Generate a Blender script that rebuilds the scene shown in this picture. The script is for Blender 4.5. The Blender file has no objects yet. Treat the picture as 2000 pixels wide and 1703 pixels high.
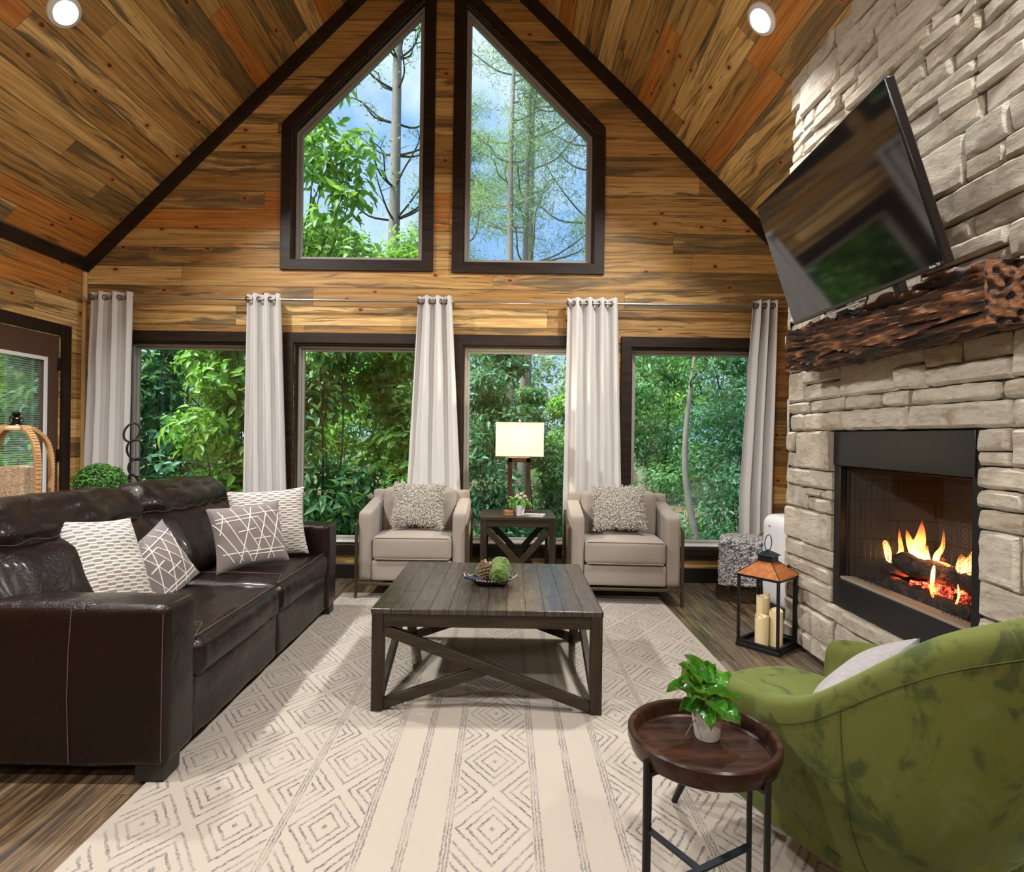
import bpy, bmesh, math, random
from mathutils import Vector, Matrix, noise
import numpy as np
PI = math.pi
S = bpy.context.scene
COL = S.collection
rnd = random.Random(7)
D = 4.85          # window wall
XL, XR = -3.53, 2.38
RX, RZ = -0.573, 5.59
SL, SR = 1.004, 0.96   # roof slopes
YB = -3.4         # wall behind the camera

# ------------------------------------------------------------------ camera, sky, sun, exposure
cam_d = bpy.data.cameras.new('camera'); cam = bpy.data.objects.new('camera', cam_d); COL.objects.link(cam)
cam.location = (0, 0, 1.2)
cam.rotation_euler = (math.radians(90), math.radians(-0.75), 0)
cam_d.sensor_width = 36; cam_d.lens = 1135 * 36 / 2000; cam_d.shift_x = 13 / 2000; cam_d.shift_y = 0
cam_d.clip_start = .02
S.camera = cam
S.view_settings.view_transform = 'Standard'; S.view_settings.look = 'None'
S.view_settings.gamma = 1; S.view_settings.exposure = 0.31
S.view_settings.use_curve_mapping = False
S.cycles.max_bounces = 8; S.cycles.diffuse_bounces = 4; S.cycles.glossy_bounces = 4
S.cycles.transparent_max_bounces = 24; S.cycles.transmission_bounces = 6
S.cycles.sample_clamp_indirect = 6; S.cycles.caustics_reflective = False; S.cycles.caustics_refractive = False

w = bpy.data.worlds.new('sky'); S.world = w; w.use_nodes = True
nt = w.node_tree; nt.nodes.clear()
out = nt.nodes.new('ShaderNodeOutputWorld'); bg = nt.nodes.new('ShaderNodeBackground')
tc = nt.nodes.new('ShaderNodeTexCoord'); no = nt.nodes.new('ShaderNodeTexNoise'); cr = nt.nodes.new('ShaderNodeValToRGB')
no.inputs['Scale'].default_value = 2.6; no.inputs['Detail'].default_value = 7; no.inputs['Roughness'].default_value = .6
cr.color_ramp.elements[0].position = .46; cr.color_ramp.elements[0].color = (.25, .44, .82, 1)
cr.color_ramp.elements[1].position = .68; cr.color_ramp.elements[1].color = (.80, .88, .97, 1)
nt.links.new(tc.outputs['Generated'], no.inputs['Vector']); nt.links.new(no.outputs[0], cr.inputs[0])
nt.links.new(cr.outputs[0], bg.inputs[0]); bg.inputs[1].default_value = 1.25
nt.links.new(bg.outputs[0], out.inputs[0])

sd = bpy.data.lights.new('sun', 'SUN'); sun = bpy.data.objects.new('sun', sd); COL.objects.link(sun)
sd.energy = 11; sd.angle = math.radians(30); sd.color = (1, .97, .88)
sun.rotation_euler = Vector((.55, .33, -1.0)).to_track_quat('-Z', 'Y').to_euler()

def area(name, loc, aim, size, power, color=(1, .93, .82), shape='DISK', spread=150):
    l = bpy.data.lights.new(name, 'AREA'); l.shape = shape; l.size = size; l.energy = power; l.color = color
    l.spread = math.radians(spread)
    o = bpy.data.objects.new(name, l); COL.objects.link(o); o.location = loc
    o.rotation_euler = Vector(aim).to_track_quat('-Z', 'Y').to_euler()
    return o
def ceil_z(x): return RZ - (SR * (x - RX) if x > RX else SL * (RX - x))
# recessed pair in view (built further down), plus unseen lights added as soft fill
CANS = [(-2.557, 3.325), (1.458, 3.375)]
FILL_CANS = [(-2.557, 1.2), (1.458, 1.2), (-2.557, -1.2), (1.458, -1.2)]
for (x, y) in CANS + FILL_CANS:
    sl = SR if x > RX else -SL
    n = Vector((-sl, 0, -1)).normalized()
    p = Vector((x, y, ceil_z(x))) + n * .035
    area('can_or_fill_light', p, n + Vector((0, 0, -.6)), .19, 48 if (x, y) in CANS else 60, (1, .975, .945), spread=(125 if (x, y) in CANS else 150))
# unseen bulbs added behind the camera as fill for walls and ceiling
for (x, y, z, e) in [(-1.6, -1.8, 2.7, 44), (.6, -1.8, 2.9, 44)]:
    l = bpy.data.lights.new('fill_bulb', 'POINT'); l.energy = e; l.shadow_soft_size = .07; l.color = (1, .97, .92)
    o = bpy.data.objects.new('fill_bulb', l); COL.objects.link(o); o.location = (x, y, z)

# ------------------------------------------------------------------ helpers: tags and meshes
def tag(o, label=None, cat=None, group=None, kind=None):
    if label: o['label'] = label
    if cat: o['category'] = cat
    if group: o['group'] = group
    if kind: o['kind'] = kind
    return o
def empty(name, loc=(0, 0, 0), rz=0, label=None, cat=None, group=None, kind=None):
    o = bpy.data.objects.new(name, None); COL.objects.link(o); o.location = loc; o.rotation_euler = (0, 0, rz)
    o.empty_display_size = .1
    return tag(o, label, cat, group, kind)
def copy_tree(o, parent=None):
    c = o.copy(); COL.objects.link(c); c.parent = parent
    for ch in list(o.children): copy_tree(ch, c)
    return c

class MB:
    def __init__(s): s.v = []; s.f = []
    def add(s, vs, fs):
        k = len(s.v); s.v.extend([tuple(p) for p in vs]); s.f.extend([tuple(i + k for i in f) for f in fs]); return s
    def box(s, c, size, rot=None):
        h = [q / 2 for q in size]
        vs = [Vector((x * h[0], y * h[1], z * h[2])) for x in (-1, 1) for y in (-1, 1) for z in (-1, 1)]
        if rot is not None: vs = [rot @ p for p in vs]
        c = Vector(c)
        return s.add([c + p for p in vs], [(0, 1, 3, 2), (4, 6, 7, 5), (0, 4, 5, 1), (2, 3, 7, 6), (0, 2, 6, 4), (1, 5, 7, 3)])
    def bb(s, x0, x1, y0, y1, z0, z1):
        return s.box(((x0 + x1) / 2, (y0 + y1) / 2, (z0 + z1) / 2), (x1 - x0, y1 - y0, z1 - z0))
    def bar(s, a, b, wd, th, up=(0, 0, 1)):
        a, b = Vector(a), Vector(b); d = b - a; L = d.length; d.normalize()
        u = Vector(up); sx = d.cross(u).normalized(); u2 = sx.cross(d)
        R = Matrix((sx, d, u2)).transposed()
        return s.box((a + b) / 2, (th, L, wd), R)
    def tube(s, pts, r, n=8, closed=False, caps=True):
        pts = [Vector(p) for p in pts]; m = len(pts); rs = r if isinstance(r, (list, tuple)) else [r] * m
        k = len(s.v); prev = None
        for i, p in enumerate(pts):
            if closed: t = pts[(i + 1) % m] - pts[i - 1]
            else: t = pts[min(i + 1, m - 1)] - pts[max(i - 1, 0)]
            t.normalize()
            if prev is None:
                a = Vector((0, 0, 1)) if abs(t.z) < .9 else Vector((1, 0, 0)); a = (a - t * a.dot(t)).normalized()
            else: a = (prev - t * prev.dot(t)).normalized()
            prev = a; b = t.cross(a)
            for j in range(n):
                q = 2 * PI * j / n; s.v.append(tuple(p + (a * math.cos(q) + b * math.sin(q)) * rs[i]))
        for i in range(m if closed else m - 1):
            i2 = (i + 1) % m
            for j in range(n):
                j2 = (j + 1) % n; s.f.append((k + i * n + j, k + i * n + j2, k + i2 * n + j2, k + i2 * n + j))
        if caps and not closed:
            s.f.append(tuple(k + j for j in reversed(range(n)))); s.f.append(tuple(k + (m - 1) * n + j for j in range(n)))
        return s
    def cyl(s, a, b, r0, r1=None, n=24): return s.tube([a, b], [r0, r0 if r1 is None else r1], n)
    def lathe(s, prof, c=(0, 0, 0), n=32, sx=1, sy=1):
        k = len(s.v); m = len(prof)
        for (r, z) in prof:
            for j in range(n):
                q = 2 * PI * j / n; s.v.append((c[0] + r * math.cos(q) * sx, c[1] + r * math.sin(q) * sy, c[2] + z))
        for i in range(m - 1):
            for j in range(n):
                j2 = (j + 1) % n; s.f.append((k + i * n + j, k + i * n + j2, k + (i + 1) * n + j2, k + (i + 1) * n + j))
        if prof[0][0] > 1e-5: s.f.append(tuple(k + j for j in reversed(range(n))))
        if prof[-1][0] > 1e-5: s.f.append(tuple(k + (m - 1) * n + j for j in range(n)))
        return s
    def grid(s, fn, nu, nv, cu=False, cv=False):
        k = len(s.v)
        for i in range(nu):
            for j in range(nv):
                s.v.append(tuple(fn(i / (nu if cu else nu - 1), j / (nv if cv else nv - 1))))
        for i in range(nu if cu else nu - 1):
            for j in range(nv if cv else nv - 1):
                i2 = (i + 1) % nu; j2 = (j + 1) % nv
                s.f.append((k + i * nv + j, k + i2 * nv + j, k + i2 * nv + j2, k + i * nv + j2))
        return s
    def soft(s, c, size, r=.04, bulge=(0, 0, 0), n=12, nz=0, nsc=8, rot=None, seed=0, fn=None):
        h = [q / 2 for q in size]; c = Vector(c)
        ts = [math.sin(PI / 2 * (2 * i / n - 1)) for i in range(n + 1)]
        for ax in range(3):
            for sg in (-1, 1):
                vs = []
                for a in ts:
                    for b in ts:
                        q = [0, 0, 0]; q[ax] = sg; q[(ax + 1) % 3] = a; q[(ax + 2) % 3] = b
                        p = Vector([q[i] * h[i] for i in range(3)])
                        cl = Vector([max(-(h[i] - r), min(h[i] - r, p[i])) for i in range(3)])
                        d = p - cl
                        if d.length > 1e-9: p = cl + d.normalized() * r
                        for i in range(3):
                            o1, o2 = q[(i + 1) % 3], q[(i + 2) % 3]
                            p[i] += bulge[i] * q[i] * (1 - o1 * o1) * (1 - o2 * o2)
                        if fn: p = fn(p, q)
                        if nz:
                            nn = noise.noise_vector((p + Vector((seed, seed * 2, 0))) * nsc); p = p + Vector(nn) * nz
                        if rot is not None: p = rot @ p
                        vs.append(c + p)
                m = n + 1
                fs = []
                for i in range(n):
                    for j in range(n):
                        f = (i * m + j, i * m + j + 1, (i + 1) * m + j + 1, (i + 1) * m + j)
                        fs.append(f if sg < 0 else tuple(reversed(f)))
                s.add(vs, fs)
        return s
    def build(s, name, mat, parent=None, smooth=True, bevel=0, sub=0, weld=True, loc=None, rot=None, seg=2):
        me = bpy.data.meshes.new(name); me.from_pydata([tuple(p) for p in s.v], [], s.f)
        if weld:
            bm = bmesh.new(); bm.from_mesh(me); bmesh.ops.remove_doubles(bm, verts=bm.verts, dist=1e-5)
            bmesh.ops.recalc_face_normals(bm, faces=bm.faces); bm.to_mesh(me); bm.free()
        return link(me, name, mat, parent, smooth, bevel, sub, loc, rot, seg)
def link(me, name, mat, parent=None, smooth=True, bevel=0, sub=0, loc=None, rot=None, seg=2):
    if smooth:
        me.polygons.foreach_set('use_smooth', [True] * len(me.polygons))
        try: me.set_sharp_from_angle(angle=math.radians(38))
        except Exception: pass
    o = bpy.data.objects.new(name, me); COL.objects.link(o)
    if mat is not None:
        for m in (mat if isinstance(mat, (list, tuple)) else [mat]): me.materials.append(m)
    if parent is not None: o.parent = parent
    if loc is not None: o.location = loc
    if rot is not None: o.rotation_euler = rot
    if bevel:
        b = o.modifiers.new('bevel', 'BEVEL'); b.width = bevel; b.segments = seg; b.limit_method = 'ANGLE'; b.angle_limit = math.radians(35)
    if sub:
        q = o.modifiers.new('sub', 'SUBSURF'); q.levels = sub; q.render_levels = sub
    return o
def poly_mesh(loops, depth, mp):
    """extruded flat polygon with holes; mp maps (a, b, t) -> world, t in -depth/2..depth/2"""
    cu = bpy.data.curves.new('c', 'CURVE'); cu.dimensions = '2D'; cu.fill_mode = 'BOTH'; cu.extrude = depth / 2
    for lp in loops:
        sp = cu.splines.new('POLY'); sp.points.add(len(lp) - 1); sp.use_cyclic_u = True
        for p, q in zip(sp.points, lp): p.co = (q[0], q[1], 0, 1)
    o = bpy.data.objects.new('c', cu); COL.objects.link(o)
    dg = bpy.context.evaluated_depsgraph_get(); me = bpy.data.meshes.new_from_object(o.evaluated_get(dg))
    bpy.data.objects.remove(o); bpy.data.curves.remove(cu)
    for v in me.vertices: v.co = Vector(mp(v.co.x, v.co.y, v.co.z))
    bm = bmesh.new(); bm.from_mesh(me); bmesh.ops.remove_doubles(bm, verts=bm.verts, dist=1e-5)
    bmesh.ops.recalc_face_normals(bm, faces=bm.faces); bm.to_mesh(me); bm.free(); me.materials.clear()
    return me
def crom(pts, n, closed=False):
    P = [Vector(p) for p in pts]; out = []; m = len(P)
    for i in range(m if closed else m - 1):
        p0 = P[(i - 1) % m] if closed or i > 0 else P[0] * 2 - P[1]
        p1 = P[i]; p2 = P[(i + 1) % m]; p3 = P[(i + 2) % m] if closed or i + 2 < m else P[-1] * 2 - P[-2]
        for k in range(n):
            t = k / n
            out.append(.5 * ((2 * p1) + (p2 - p0) * t + (2 * p0 - 5 * p1 + 4 * p2 - p3) * t * t + (3 * p1 - p0 - 3 * p2 + p3) * t ** 3))
    if not closed: out.append(P[-1])
    return out

# ------------------------------------------------------------------ helpers: materials
class NT:
    def __init__(s, name):
        s.m = bpy.data.materials.new(name); s.m.use_nodes = True; s.t = s.m.node_tree; s.t.nodes.clear()
        s.out = s.t.nodes.new('ShaderNodeOutputMaterial')
        s.b = s.t.nodes.new('ShaderNodeBsdfPrincipled'); s.t.links.new(s.b.outputs[0], s.out.inputs[0])
    def n(s, ty, ins=None, **kw):
        x = s.t.nodes.new('ShaderNode' + ty)
        for k, v in kw.items(): setattr(x, k, v)
        for k, v in (ins or {}).items(): s.set(x.inputs[k], v)
        return x
    def set(s, sock, v):
        if isinstance(v, bpy.types.NodeSocket): s.t.links.new(v, sock)
        elif isinstance(v, bpy.types.Node): s.t.links.new(v.outputs[0], sock)
        else:
            if hasattr(sock.default_value, '__len__') and hasattr(v, '__len__') and len(sock.default_value) == 4 and len(v) == 3: v = (*v, 1)
            sock.default_value = v
    def p(s, **kw):
        nm = {'col': 'Base Color', 'rough': 'Roughness', 'metal': 'Metallic', 'spec': 'Specular IOR Level', 'norm': 'Normal', 'emit': 'Emission Color', 'es': 'Emission Strength',
              'alpha': 'Alpha', 'sheen': 'Sheen Weight', 'coat': 'Coat Weight', 'trans': 'Transmission Weight', 'sub': 'Subsurface Weight', 'srough': 'Sheen Roughness', 'stint': 'Sheen Tint', 'crough': 'Coat Roughness'}
        for k, v in kw.items(): s.set(s.b.inputs[nm[k]], v)
        return s.m
    def math(s, op, a, b=None, c=None, clamp=False):
        x = s.t.nodes.new('ShaderNodeMath'); x.operation = op; x.use_clamp = clamp
        s.set(x.inputs[0], a)
        if b is not None: s.set(x.inputs[1], b)
        if c is not None: s.set(x.inputs[2], c)
        return x.outputs[0]
    def mix(s, f, a, b, mode='MIX'):
        x = s.t.nodes.new('ShaderNodeMix'); x.data_type = 'RGBA'; x.blend_type = mode
        s.set(x.inputs[0], f); s.set(x.inputs[6], a); s.set(x.inputs[7], b); return x.outputs[2]
    def ramp(s, f, stops, interp='LINEAR'):
        x = s.t.nodes.new('ShaderNodeValToRGB'); e = x.color_ramp; e.interpolation = interp
        while len(e.elements) < len(stops): e.elements.new(.5)
        for el, (p, c) in zip(e.elements, stops):
            el.position = p; el.color = (c, c, c, 1) if not hasattr(c, '__len__') else (*c[:3], 1)
        s.set(x.inputs[0], f); return x.outputs[0]
    def obj(s):
        return s.n('TexCoord').outputs['Object']
    def xyz(s, v):
        x = s.n('SeparateXYZ', {0: v}); return x.outputs[0], x.outputs[1], x.outputs[2]
    def vec(s, x, y, z=0.0): return s.n('CombineXYZ', {0: x, 1: y, 2: z}).outputs[0]
    def noise(s, v, sc=5, det=4, ro=.5, dist=0):
        return s.n('TexNoise', {'Vector': v, 'Scale': sc, 'Detail': det, 'Roughness': ro, 'Distortion': dist}).outputs[0]
    def white(s, v, out=0):
        x = s.n('TexWhiteNoise', {'Vector': v}, noise_dimensions='3D'); return x.outputs[out]
    def bump(s, h, st=.3, dist=.01):
        return s.n('Bump', {'Strength': st, 'Distance': dist, 'Height': h}).outputs[0]
    def smooth(s, x, a, b):
        r = s.n('MapRange', {0: x, 1: a, 2: b, 3: 0.0, 4: 1.0}, interpolation_type='SMOOTHSTEP'); return r.outputs[0]

def flat(name, col, rough=.5, metal=0, bump=0, bsc=40, var=0, spec=.5, **kw):
    t = NT(name); v = t.obj(); c = col
    if var:
        c = t.mix(t.noise(v, 6, 5, .6), tuple(q * (1 - var) for q in col), tuple(min(1, q * (1 + var)) for q in col))
    t.p(col=c, rough=rough, metal=metal, spec=spec, **kw)
    if bump: t.p(norm=t.bump(t.noise(v, bsc, 5, .6), bump, .004))
    return t.m

def plank_mat(name, along, across, wd=.16, phase=0.0, L=1.9, tone=1.18, across_mul=1.0, orange=.09, stain=.74, gl=.42):
    """blue-stain pine boards: along / across are 0,1,2 object axes"""
    t = NT(name); c = t.xyz(t.obj()); al = c[along]; ac = t.math('MULTIPLY', c[across], across_mul)
    q = t.math('ADD', t.math('DIVIDE', ac, wd), phase); i = t.math('FLOOR', q); fr = t.math('SUBTRACT', q, i)
    r1 = t.white(t.vec(i, 3.1, .5)); sft = t.math('DIVIDE', t.math('ADD', al, t.math('MULTIPLY', r1, 9.0)), L)
    j = t.math('FLOOR', sft); fj = t.math('SUBTRACT', sft, j)
    W = t.n('TexWhiteNoise', {'Vector': t.vec(i, j, 7.7)}, noise_dimensions='3D'); wr, wg, wb = t.xyz(W.outputs[1])
    off = t.math('MULTIPLY', wr, 37.0); off2 = t.math('MULTIPLY', wg, 23.0)
    def gv(a, b): return t.vec(t.math('ADD', t.math('MULTIPLY', al, a), off), t.math('MULTIPLY', ac, b), off2)
    base = t.ramp(wr, [(0, (.49, .315, .115)), (.2, (.60, .415, .165)), (.4, (.39, .235, .076)), (.6, (.66, .47, .20)), (.8, (.40, .255, .095)), (1, (.54, .365, .145))], 'CONSTANT')
    isor = t.math('LESS_THAN', wb, orange)
    base = t.mix(isor, base, (.50, .215, .050))
    # warp for flowing grain
    wp = t.math('MULTIPLY', t.math('SUBTRACT', t.noise(gv(1.1, 3.0), 1, 3, .5), .5), 1.6)
    gvw = t.vec(t.math('ADD', t.math('MULTIPLY', al, 1.2), off), t.math('ADD', t.math('MULTIPLY', ac, 34), wp), off2)
    fine = t.noise(gvw, 1.6, 5, .62)
    base = t.mix(t.smooth(fine, .3, .72), base, t.mix(1.0, base, (.60, .44, .30), 'MULTIPLY'))
    sk0 = t.noise(t.vec(t.math('ADD', t.math('MULTIPLY', al, 1.3), off), t.math('ADD', t.math('MULTIPLY', ac, 26), t.math('MULTIPLY', wp, 2)), off2), 1.5, 4, .6)
    # grey-blue / brown stain, amount differs by board
    st = t.noise(t.vec(t.math('ADD', t.math('MULTIPLY', al, .62), off), t.math('ADD', t.math('MULTIPLY', ac, 7.5), wp), off2), 1.15, 5, .60, .35)
    thr = t.math('ADD', .60 - stain * .20, t.math('MULTIPLY', wg, .20))
    stm = t.math('MULTIPLY', t.smooth(st, t.math('SUBTRACT', thr, .03), t.math('ADD', thr, .035)), t.math('SUBTRACT', 1.0, t.math('MULTIPLY', isor, .75)))
    stm = t.math('MULTIPLY', stm, t.math('ADD', .55, t.math('MULTIPLY', t.smooth(sk0, .30, .60), .45)))
    stc = t.mix(sk0, (.185, .125, .058), (.052, .036, .019))
    base = t.mix(t.math('MULTIPLY', stm, .92), base, stc)
    # black streaks
    sk = t.noise(t.vec(t.math('ADD', t.math('MULTIPLY', al, 1.6), off), t.math('ADD', t.math('MULTIPLY', ac, 42), t.math('MULTIPLY', wp, 2.5)), off2), 1.5, 4, .6)
    skm = t.math('MULTIPLY', t.smooth(sk, .57, .64), t.smooth(t.noise(gv(.7, 5), 1.3, 2, .5), .42, .56))
    base = t.mix(t.math('MULTIPLY', skm, .8), base, (.045, .03, .016))
    # knots
    vo = t.n('TexVoronoi', {'Vector': t.vec(t.math('ADD', t.math('MULTIPLY', al, 2.0), off), t.math('MULTIPLY', ac, 3.0), 0), 'Scale': 1.0, 'Randomness': 1.0}, feature='F1', voronoi_dimensions='2D')
    kd = t.math('ADD', vo.outputs['Distance'], t.math('MULTIPLY', t.math('SUBTRACT', t.noise(gv(9, 9), 2, 2, .5), .5), .03))
    ring = t.smooth(kd, .13, .035); core = t.smooth(kd, .038, .028)
    base = t.mix(t.math('MULTIPLY', ring, .55), base, (.40, .14, .035))
    base = t.mix(t.math('MULTIPLY', core, .92), base, (.055, .018, .010))
    # grooves
    e = t.math('MULTIPLY', t.math('MINIMUM', fr, t.math('SUBTRACT', 1.0, fr)), wd)
    g = t.smooth(e, .0045, .0015)
    e2 = t.math('MULTIPLY', t.math('MINIMUM', fj, t.math('SUBTRACT', 1.0, fj)), L)
    g2 = t.smooth(e2, .0022, .0008)
    gg = t.math('MAXIMUM', g, g2)
    base = t.mix(t.math('MULTIPLY', gg, .72), base, (.05, .028, .012))
    if tone != 1: base = t.mix(1.0, base, (tone, tone, tone), 'MULTIPLY')
    hgt = t.math('SUBTRACT', t.math('MULTIPLY', fine, .08), gg)
    t.p(col=base, rough=t.math('ADD', t.math('MULTIPLY', fine, .15), gl), spec=.35, norm=t.bump(hgt, .5, .004))
    return t.m

def dark_wood(name, a=(.035, .021, .012), b=(.085, .052, .032), along=0, rough=.45, sc=1.0, bump=.3):
    t = NT(name); c = t.xyz(t.obj()); k = [14.0, 14.0, 14.0]; k[along] = 1.4
    v = t.vec(*[t.math('MULTIPLY', c[i], k[i] * sc) for i in range(3)])
    g = t.noise(v, 2.2, 6, .65, .6); g2 = t.noise(t.obj(), 3, 3, .5)
    col = t.mix(t.smooth(g, .3, .7), a, b); col = t.mix(t.math('MULTIPLY', g2, .35), col, tuple(q * 1.5 for q in b))
    t.p(col=col, rough=t.math('ADD', t.math('MULTIPLY', g, .25), rough - .12), spec=.28, norm=t.bump(g, bump, .004))
    return t.m

def fabric(name, col, var=.12, sc=350, rough=.9, bump=.35, sheen=.2):
    t = NT(name); v = t.obj(); c = t.xyz(v)
    wv = t.math('MULTIPLY', t.math('SINE', t.math('MULTIPLY', t.math('ADD', c[0], c[1]), sc * 2.2)), t.math('SINE', t.math('MULTIPLY', c[2], sc * 2.2)))
    n1 = t.noise(v, sc, 2, .5); n2 = t.noise(v, 7, 3, .5)
    cc = t.mix(n1, tuple(q * (1 - var) for q in col), tuple(min(1, q * (1 + var)) for q in col))
    cc = t.mix(t.math('MULTIPLY', n2, .25), cc, tuple(q * .8 for q in col))
    t.p(col=cc, rough=rough, spec=.2, sheen=sheen, norm=t.bump(t.math('ADD', t.math('MULTIPLY', wv, .3), n1), bump, .002))
    return t.m

M = {}
M['wall_back'] = plank_mat('pine_wall_boards', 0, 2, .16, -.125, 2.6)
M['wall_side'] = plank_mat('pine_side_wall_boards', 1, 2, .16, -.125, 2.3)
M['ceil'] = plank_mat('pine_ceiling_boards', 1, 0, .152, .3, 2.1, 1.3, 1.40, .12, .78, .4)
M['trim'] = dark_wood('dark_stained_trim', (.007, .004, .003), (.026, .015, .009), 0, .42, 1.2)
M['trimz'] = dark_wood('dark_stained_trim_upright', (.007, .004, .003), (.026, .015, .009), 2, .42, 1.2)
M['black_trim'] = flat('black_painted_skirting', (.010, .009, .009), .4)
M['vinyl'] = flat('taupe_window_vinyl', (.36, .345, .31), .35)
M['vinyl_light'] = flat('pale_window_sill', (.62, .64, .64), .3)
M['pale_pine'] = flat('pale_pine_moulding', (.62, .40, .17), .5, var=.15)
M['plaster'] = flat('plain_back_wall', (.62, .50, .36), .8)
def glass_mat():
    t = NT('window_glass'); t.t.nodes.remove(t.b)
    tr = t.n('BsdfTransparent', {'Color': (.93, .97, .955, 1)}); gl = t.n('BsdfGlossy', {'Color': (.9, 1, .97, 1), 'Roughness': .01})
    fz = t.n('Fresnel', {'IOR': 1.5}); mx = t.n('MixShader', {0: t.math('MULTIPLY', fz.outputs[0], .8), 1: tr.outputs[0], 2: gl.outputs[0]})
    t.t.links.new(mx.outputs[0], t.out.inputs[0]); return t.m
M['glass'] = glass_mat()
def floor_mat():
    t = NT('weathered_vinyl_plank_floor'); x, y, z = t.xyz(t.obj()); wd = .18; L = 1.2
    q = t.math('DIVIDE', x, wd); i = t.math('FLOOR', q); fr = t.math('SUBTRACT', q, i)
    r1 = t.white(t.vec(i, 1.3, 2.5)); s_ = t.math('DIVIDE', t.math('ADD', y, t.math('MULTIPLY', r1, 5.0)), L); j = t.math('FLOOR', s_); fj = t.math('SUBTRACT', s_, j)
    wn = t.white(t.vec(i, j, 4.2)); off = t.math('MULTIPLY', wn, 31.0)
    v = t.vec(t.math('MULTIPLY', x, 22), t.math('ADD', t.math('MULTIPLY', y, 1.3), off), off)
    g = t.noise(v, 1.5, 6, .65, .5); g2 = t.noise(t.vec(t.math('MULTIPLY', x, 60), t.math('ADD', t.math('MULTIPLY', y, 2.5), off), off), 1.5, 3, .6)
    col = t.ramp(g, [(.32, (.012, .008, .005)), (.44, (.060, .037, .020)), (.56, (.155, .098, .047)), (.72, (.25, .19, .12))])
    col = t.mix(t.math('MULTIPLY', wn, .28), col, (.15, .135, .115)); col = t.mix(t.smooth(g2, .52, .68), col, (.03, .021, .015))
    e = t.math('MULTIPLY', t.math('MINIMUM', fr, t.math('SUBTRACT', 1.0, fr)), wd); e2 = t.math('MULTIPLY', t.math('MINIMUM', fj, t.math('SUBTRACT', 1.0, fj)), L)
    gr = t.smooth(t.math('MINIMUM', e, e2), .0025, .0008); col = t.mix(t.math('MULTIPLY', gr, .7), col, (.012, .009, .006))
    t.p(col=col, rough=t.math('ADD', t.math('MULTIPLY', g2, .2), .22), spec=.65, norm=t.bump(t.math('SUBTRACT', t.math('ADD', t.math('MULTIPLY', g, .3), t.math('MULTIPLY', g2, .3)), gr), .45, .003))
    return t.m
M['floor'] = floor_mat()

# ------------------------------------------------------------------ room shell
def struct(o): o['kind'] = 'structure'; return o
struct(MB().bb(XL - .2, XR + .2, YB - .2, D + .16, -.12, 0).build('floor', M['floor'], smooth=False, weld=False))

# window openings on the back wall
LOW = [(-3.263, -2.023), (-1.857, -.617), (-.451, .789), (.955, 2.195)]
TW = .086
ZB, ZT = .195, 2.04
def up_poly(o):   # o = inward offset
    k = o * 1.4142
    a = [(-1.894 + o, 2.56 + o), (-.62 - o, 2.56 + o), (-.62 - o, 3.778 + 1.02 * (1.274 - o) - k), (-1.894 + o, 3.778 + 1.02 * o - k)]
    b = [(-.467 + o, 2.553 + o), (.803 - o, 2.553 + o), (.803 - o, 3.775 + o - k), (-.467 + o, 3.775 + 1.27 - o - k)]
    return a, b
inner = [[(a + TW, ZB + TW), (b - TW, ZB + TW), (b - TW, ZT - TW), (a + TW, ZT - TW)] for a, b in LOW]
ua, ub = up_poly(TW)
gable = [(XL - .12, -.1), (XR + .12, -.1), (XR + .12, ceil_z(XR + .12) + .05), (RX, RZ + .05), (XL - .12, ceil_z(XL - .12) + .05)]
def mpB(y0): return lambda a, b, t: (a, y0 + t, b)
struct(link(poly_mesh([gable] + inner + [ua, ub], .16, mpB(D + .08)), 'wall_back', M['wall_back'], smooth=False))
# left wall with the door opening
DY0, DY1, DZ = 3.66, 4.60, 1.945
lw = [(YB, -.1), (D, -.1), (D, ceil_z(XL) + .1), (YB, ceil_z(XL) + .1)]
struct(link(poly_mesh([lw, [(DY0, 0.0), (DY1, 0.0), (DY1, DZ), (DY0, DZ)]], .14, lambda a, b, t: (XL - .07 + t, a, b)), 'wall_left', M['wall_side'], smooth=False))
struct(MB().bb(XR, XR + .14, YB, D, -.1, ceil_z(XR) + .1).build('wall_right', M['wall_side'], smooth=False))
g2 = [(XL, 0), (XR, 0), (XR, ceil_z(XR)), (RX, RZ), (XL, ceil_z(XL))]
struct(link(poly_mesh([g2], .14, mpB(YB - .07)), 'wall_front', M['wall_back'], smooth=False))
def slab(name, xa, xb):
    za, zb = ceil_z(xa), ceil_z(xb); m = MB()
    vs = [(xa, YB - .1, za), (xb, YB - .1, zb), (xb, D + .1, zb), (xa, D + .1, za)]
    m.add(vs + [(p[0], p[1], p[2] + .2) for p in vs], [(0, 1, 2, 3), (4, 7, 6, 5), (0, 4, 5, 1), (1, 5, 6, 2), (2, 6, 7, 3), (3, 7, 4, 0)])
    return struct(m.build(name, M['ceil'], smooth=False, weld=False))
slab('ceiling', XL - .15, RX); slab('ceiling.001', RX, XR + .15)
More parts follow.
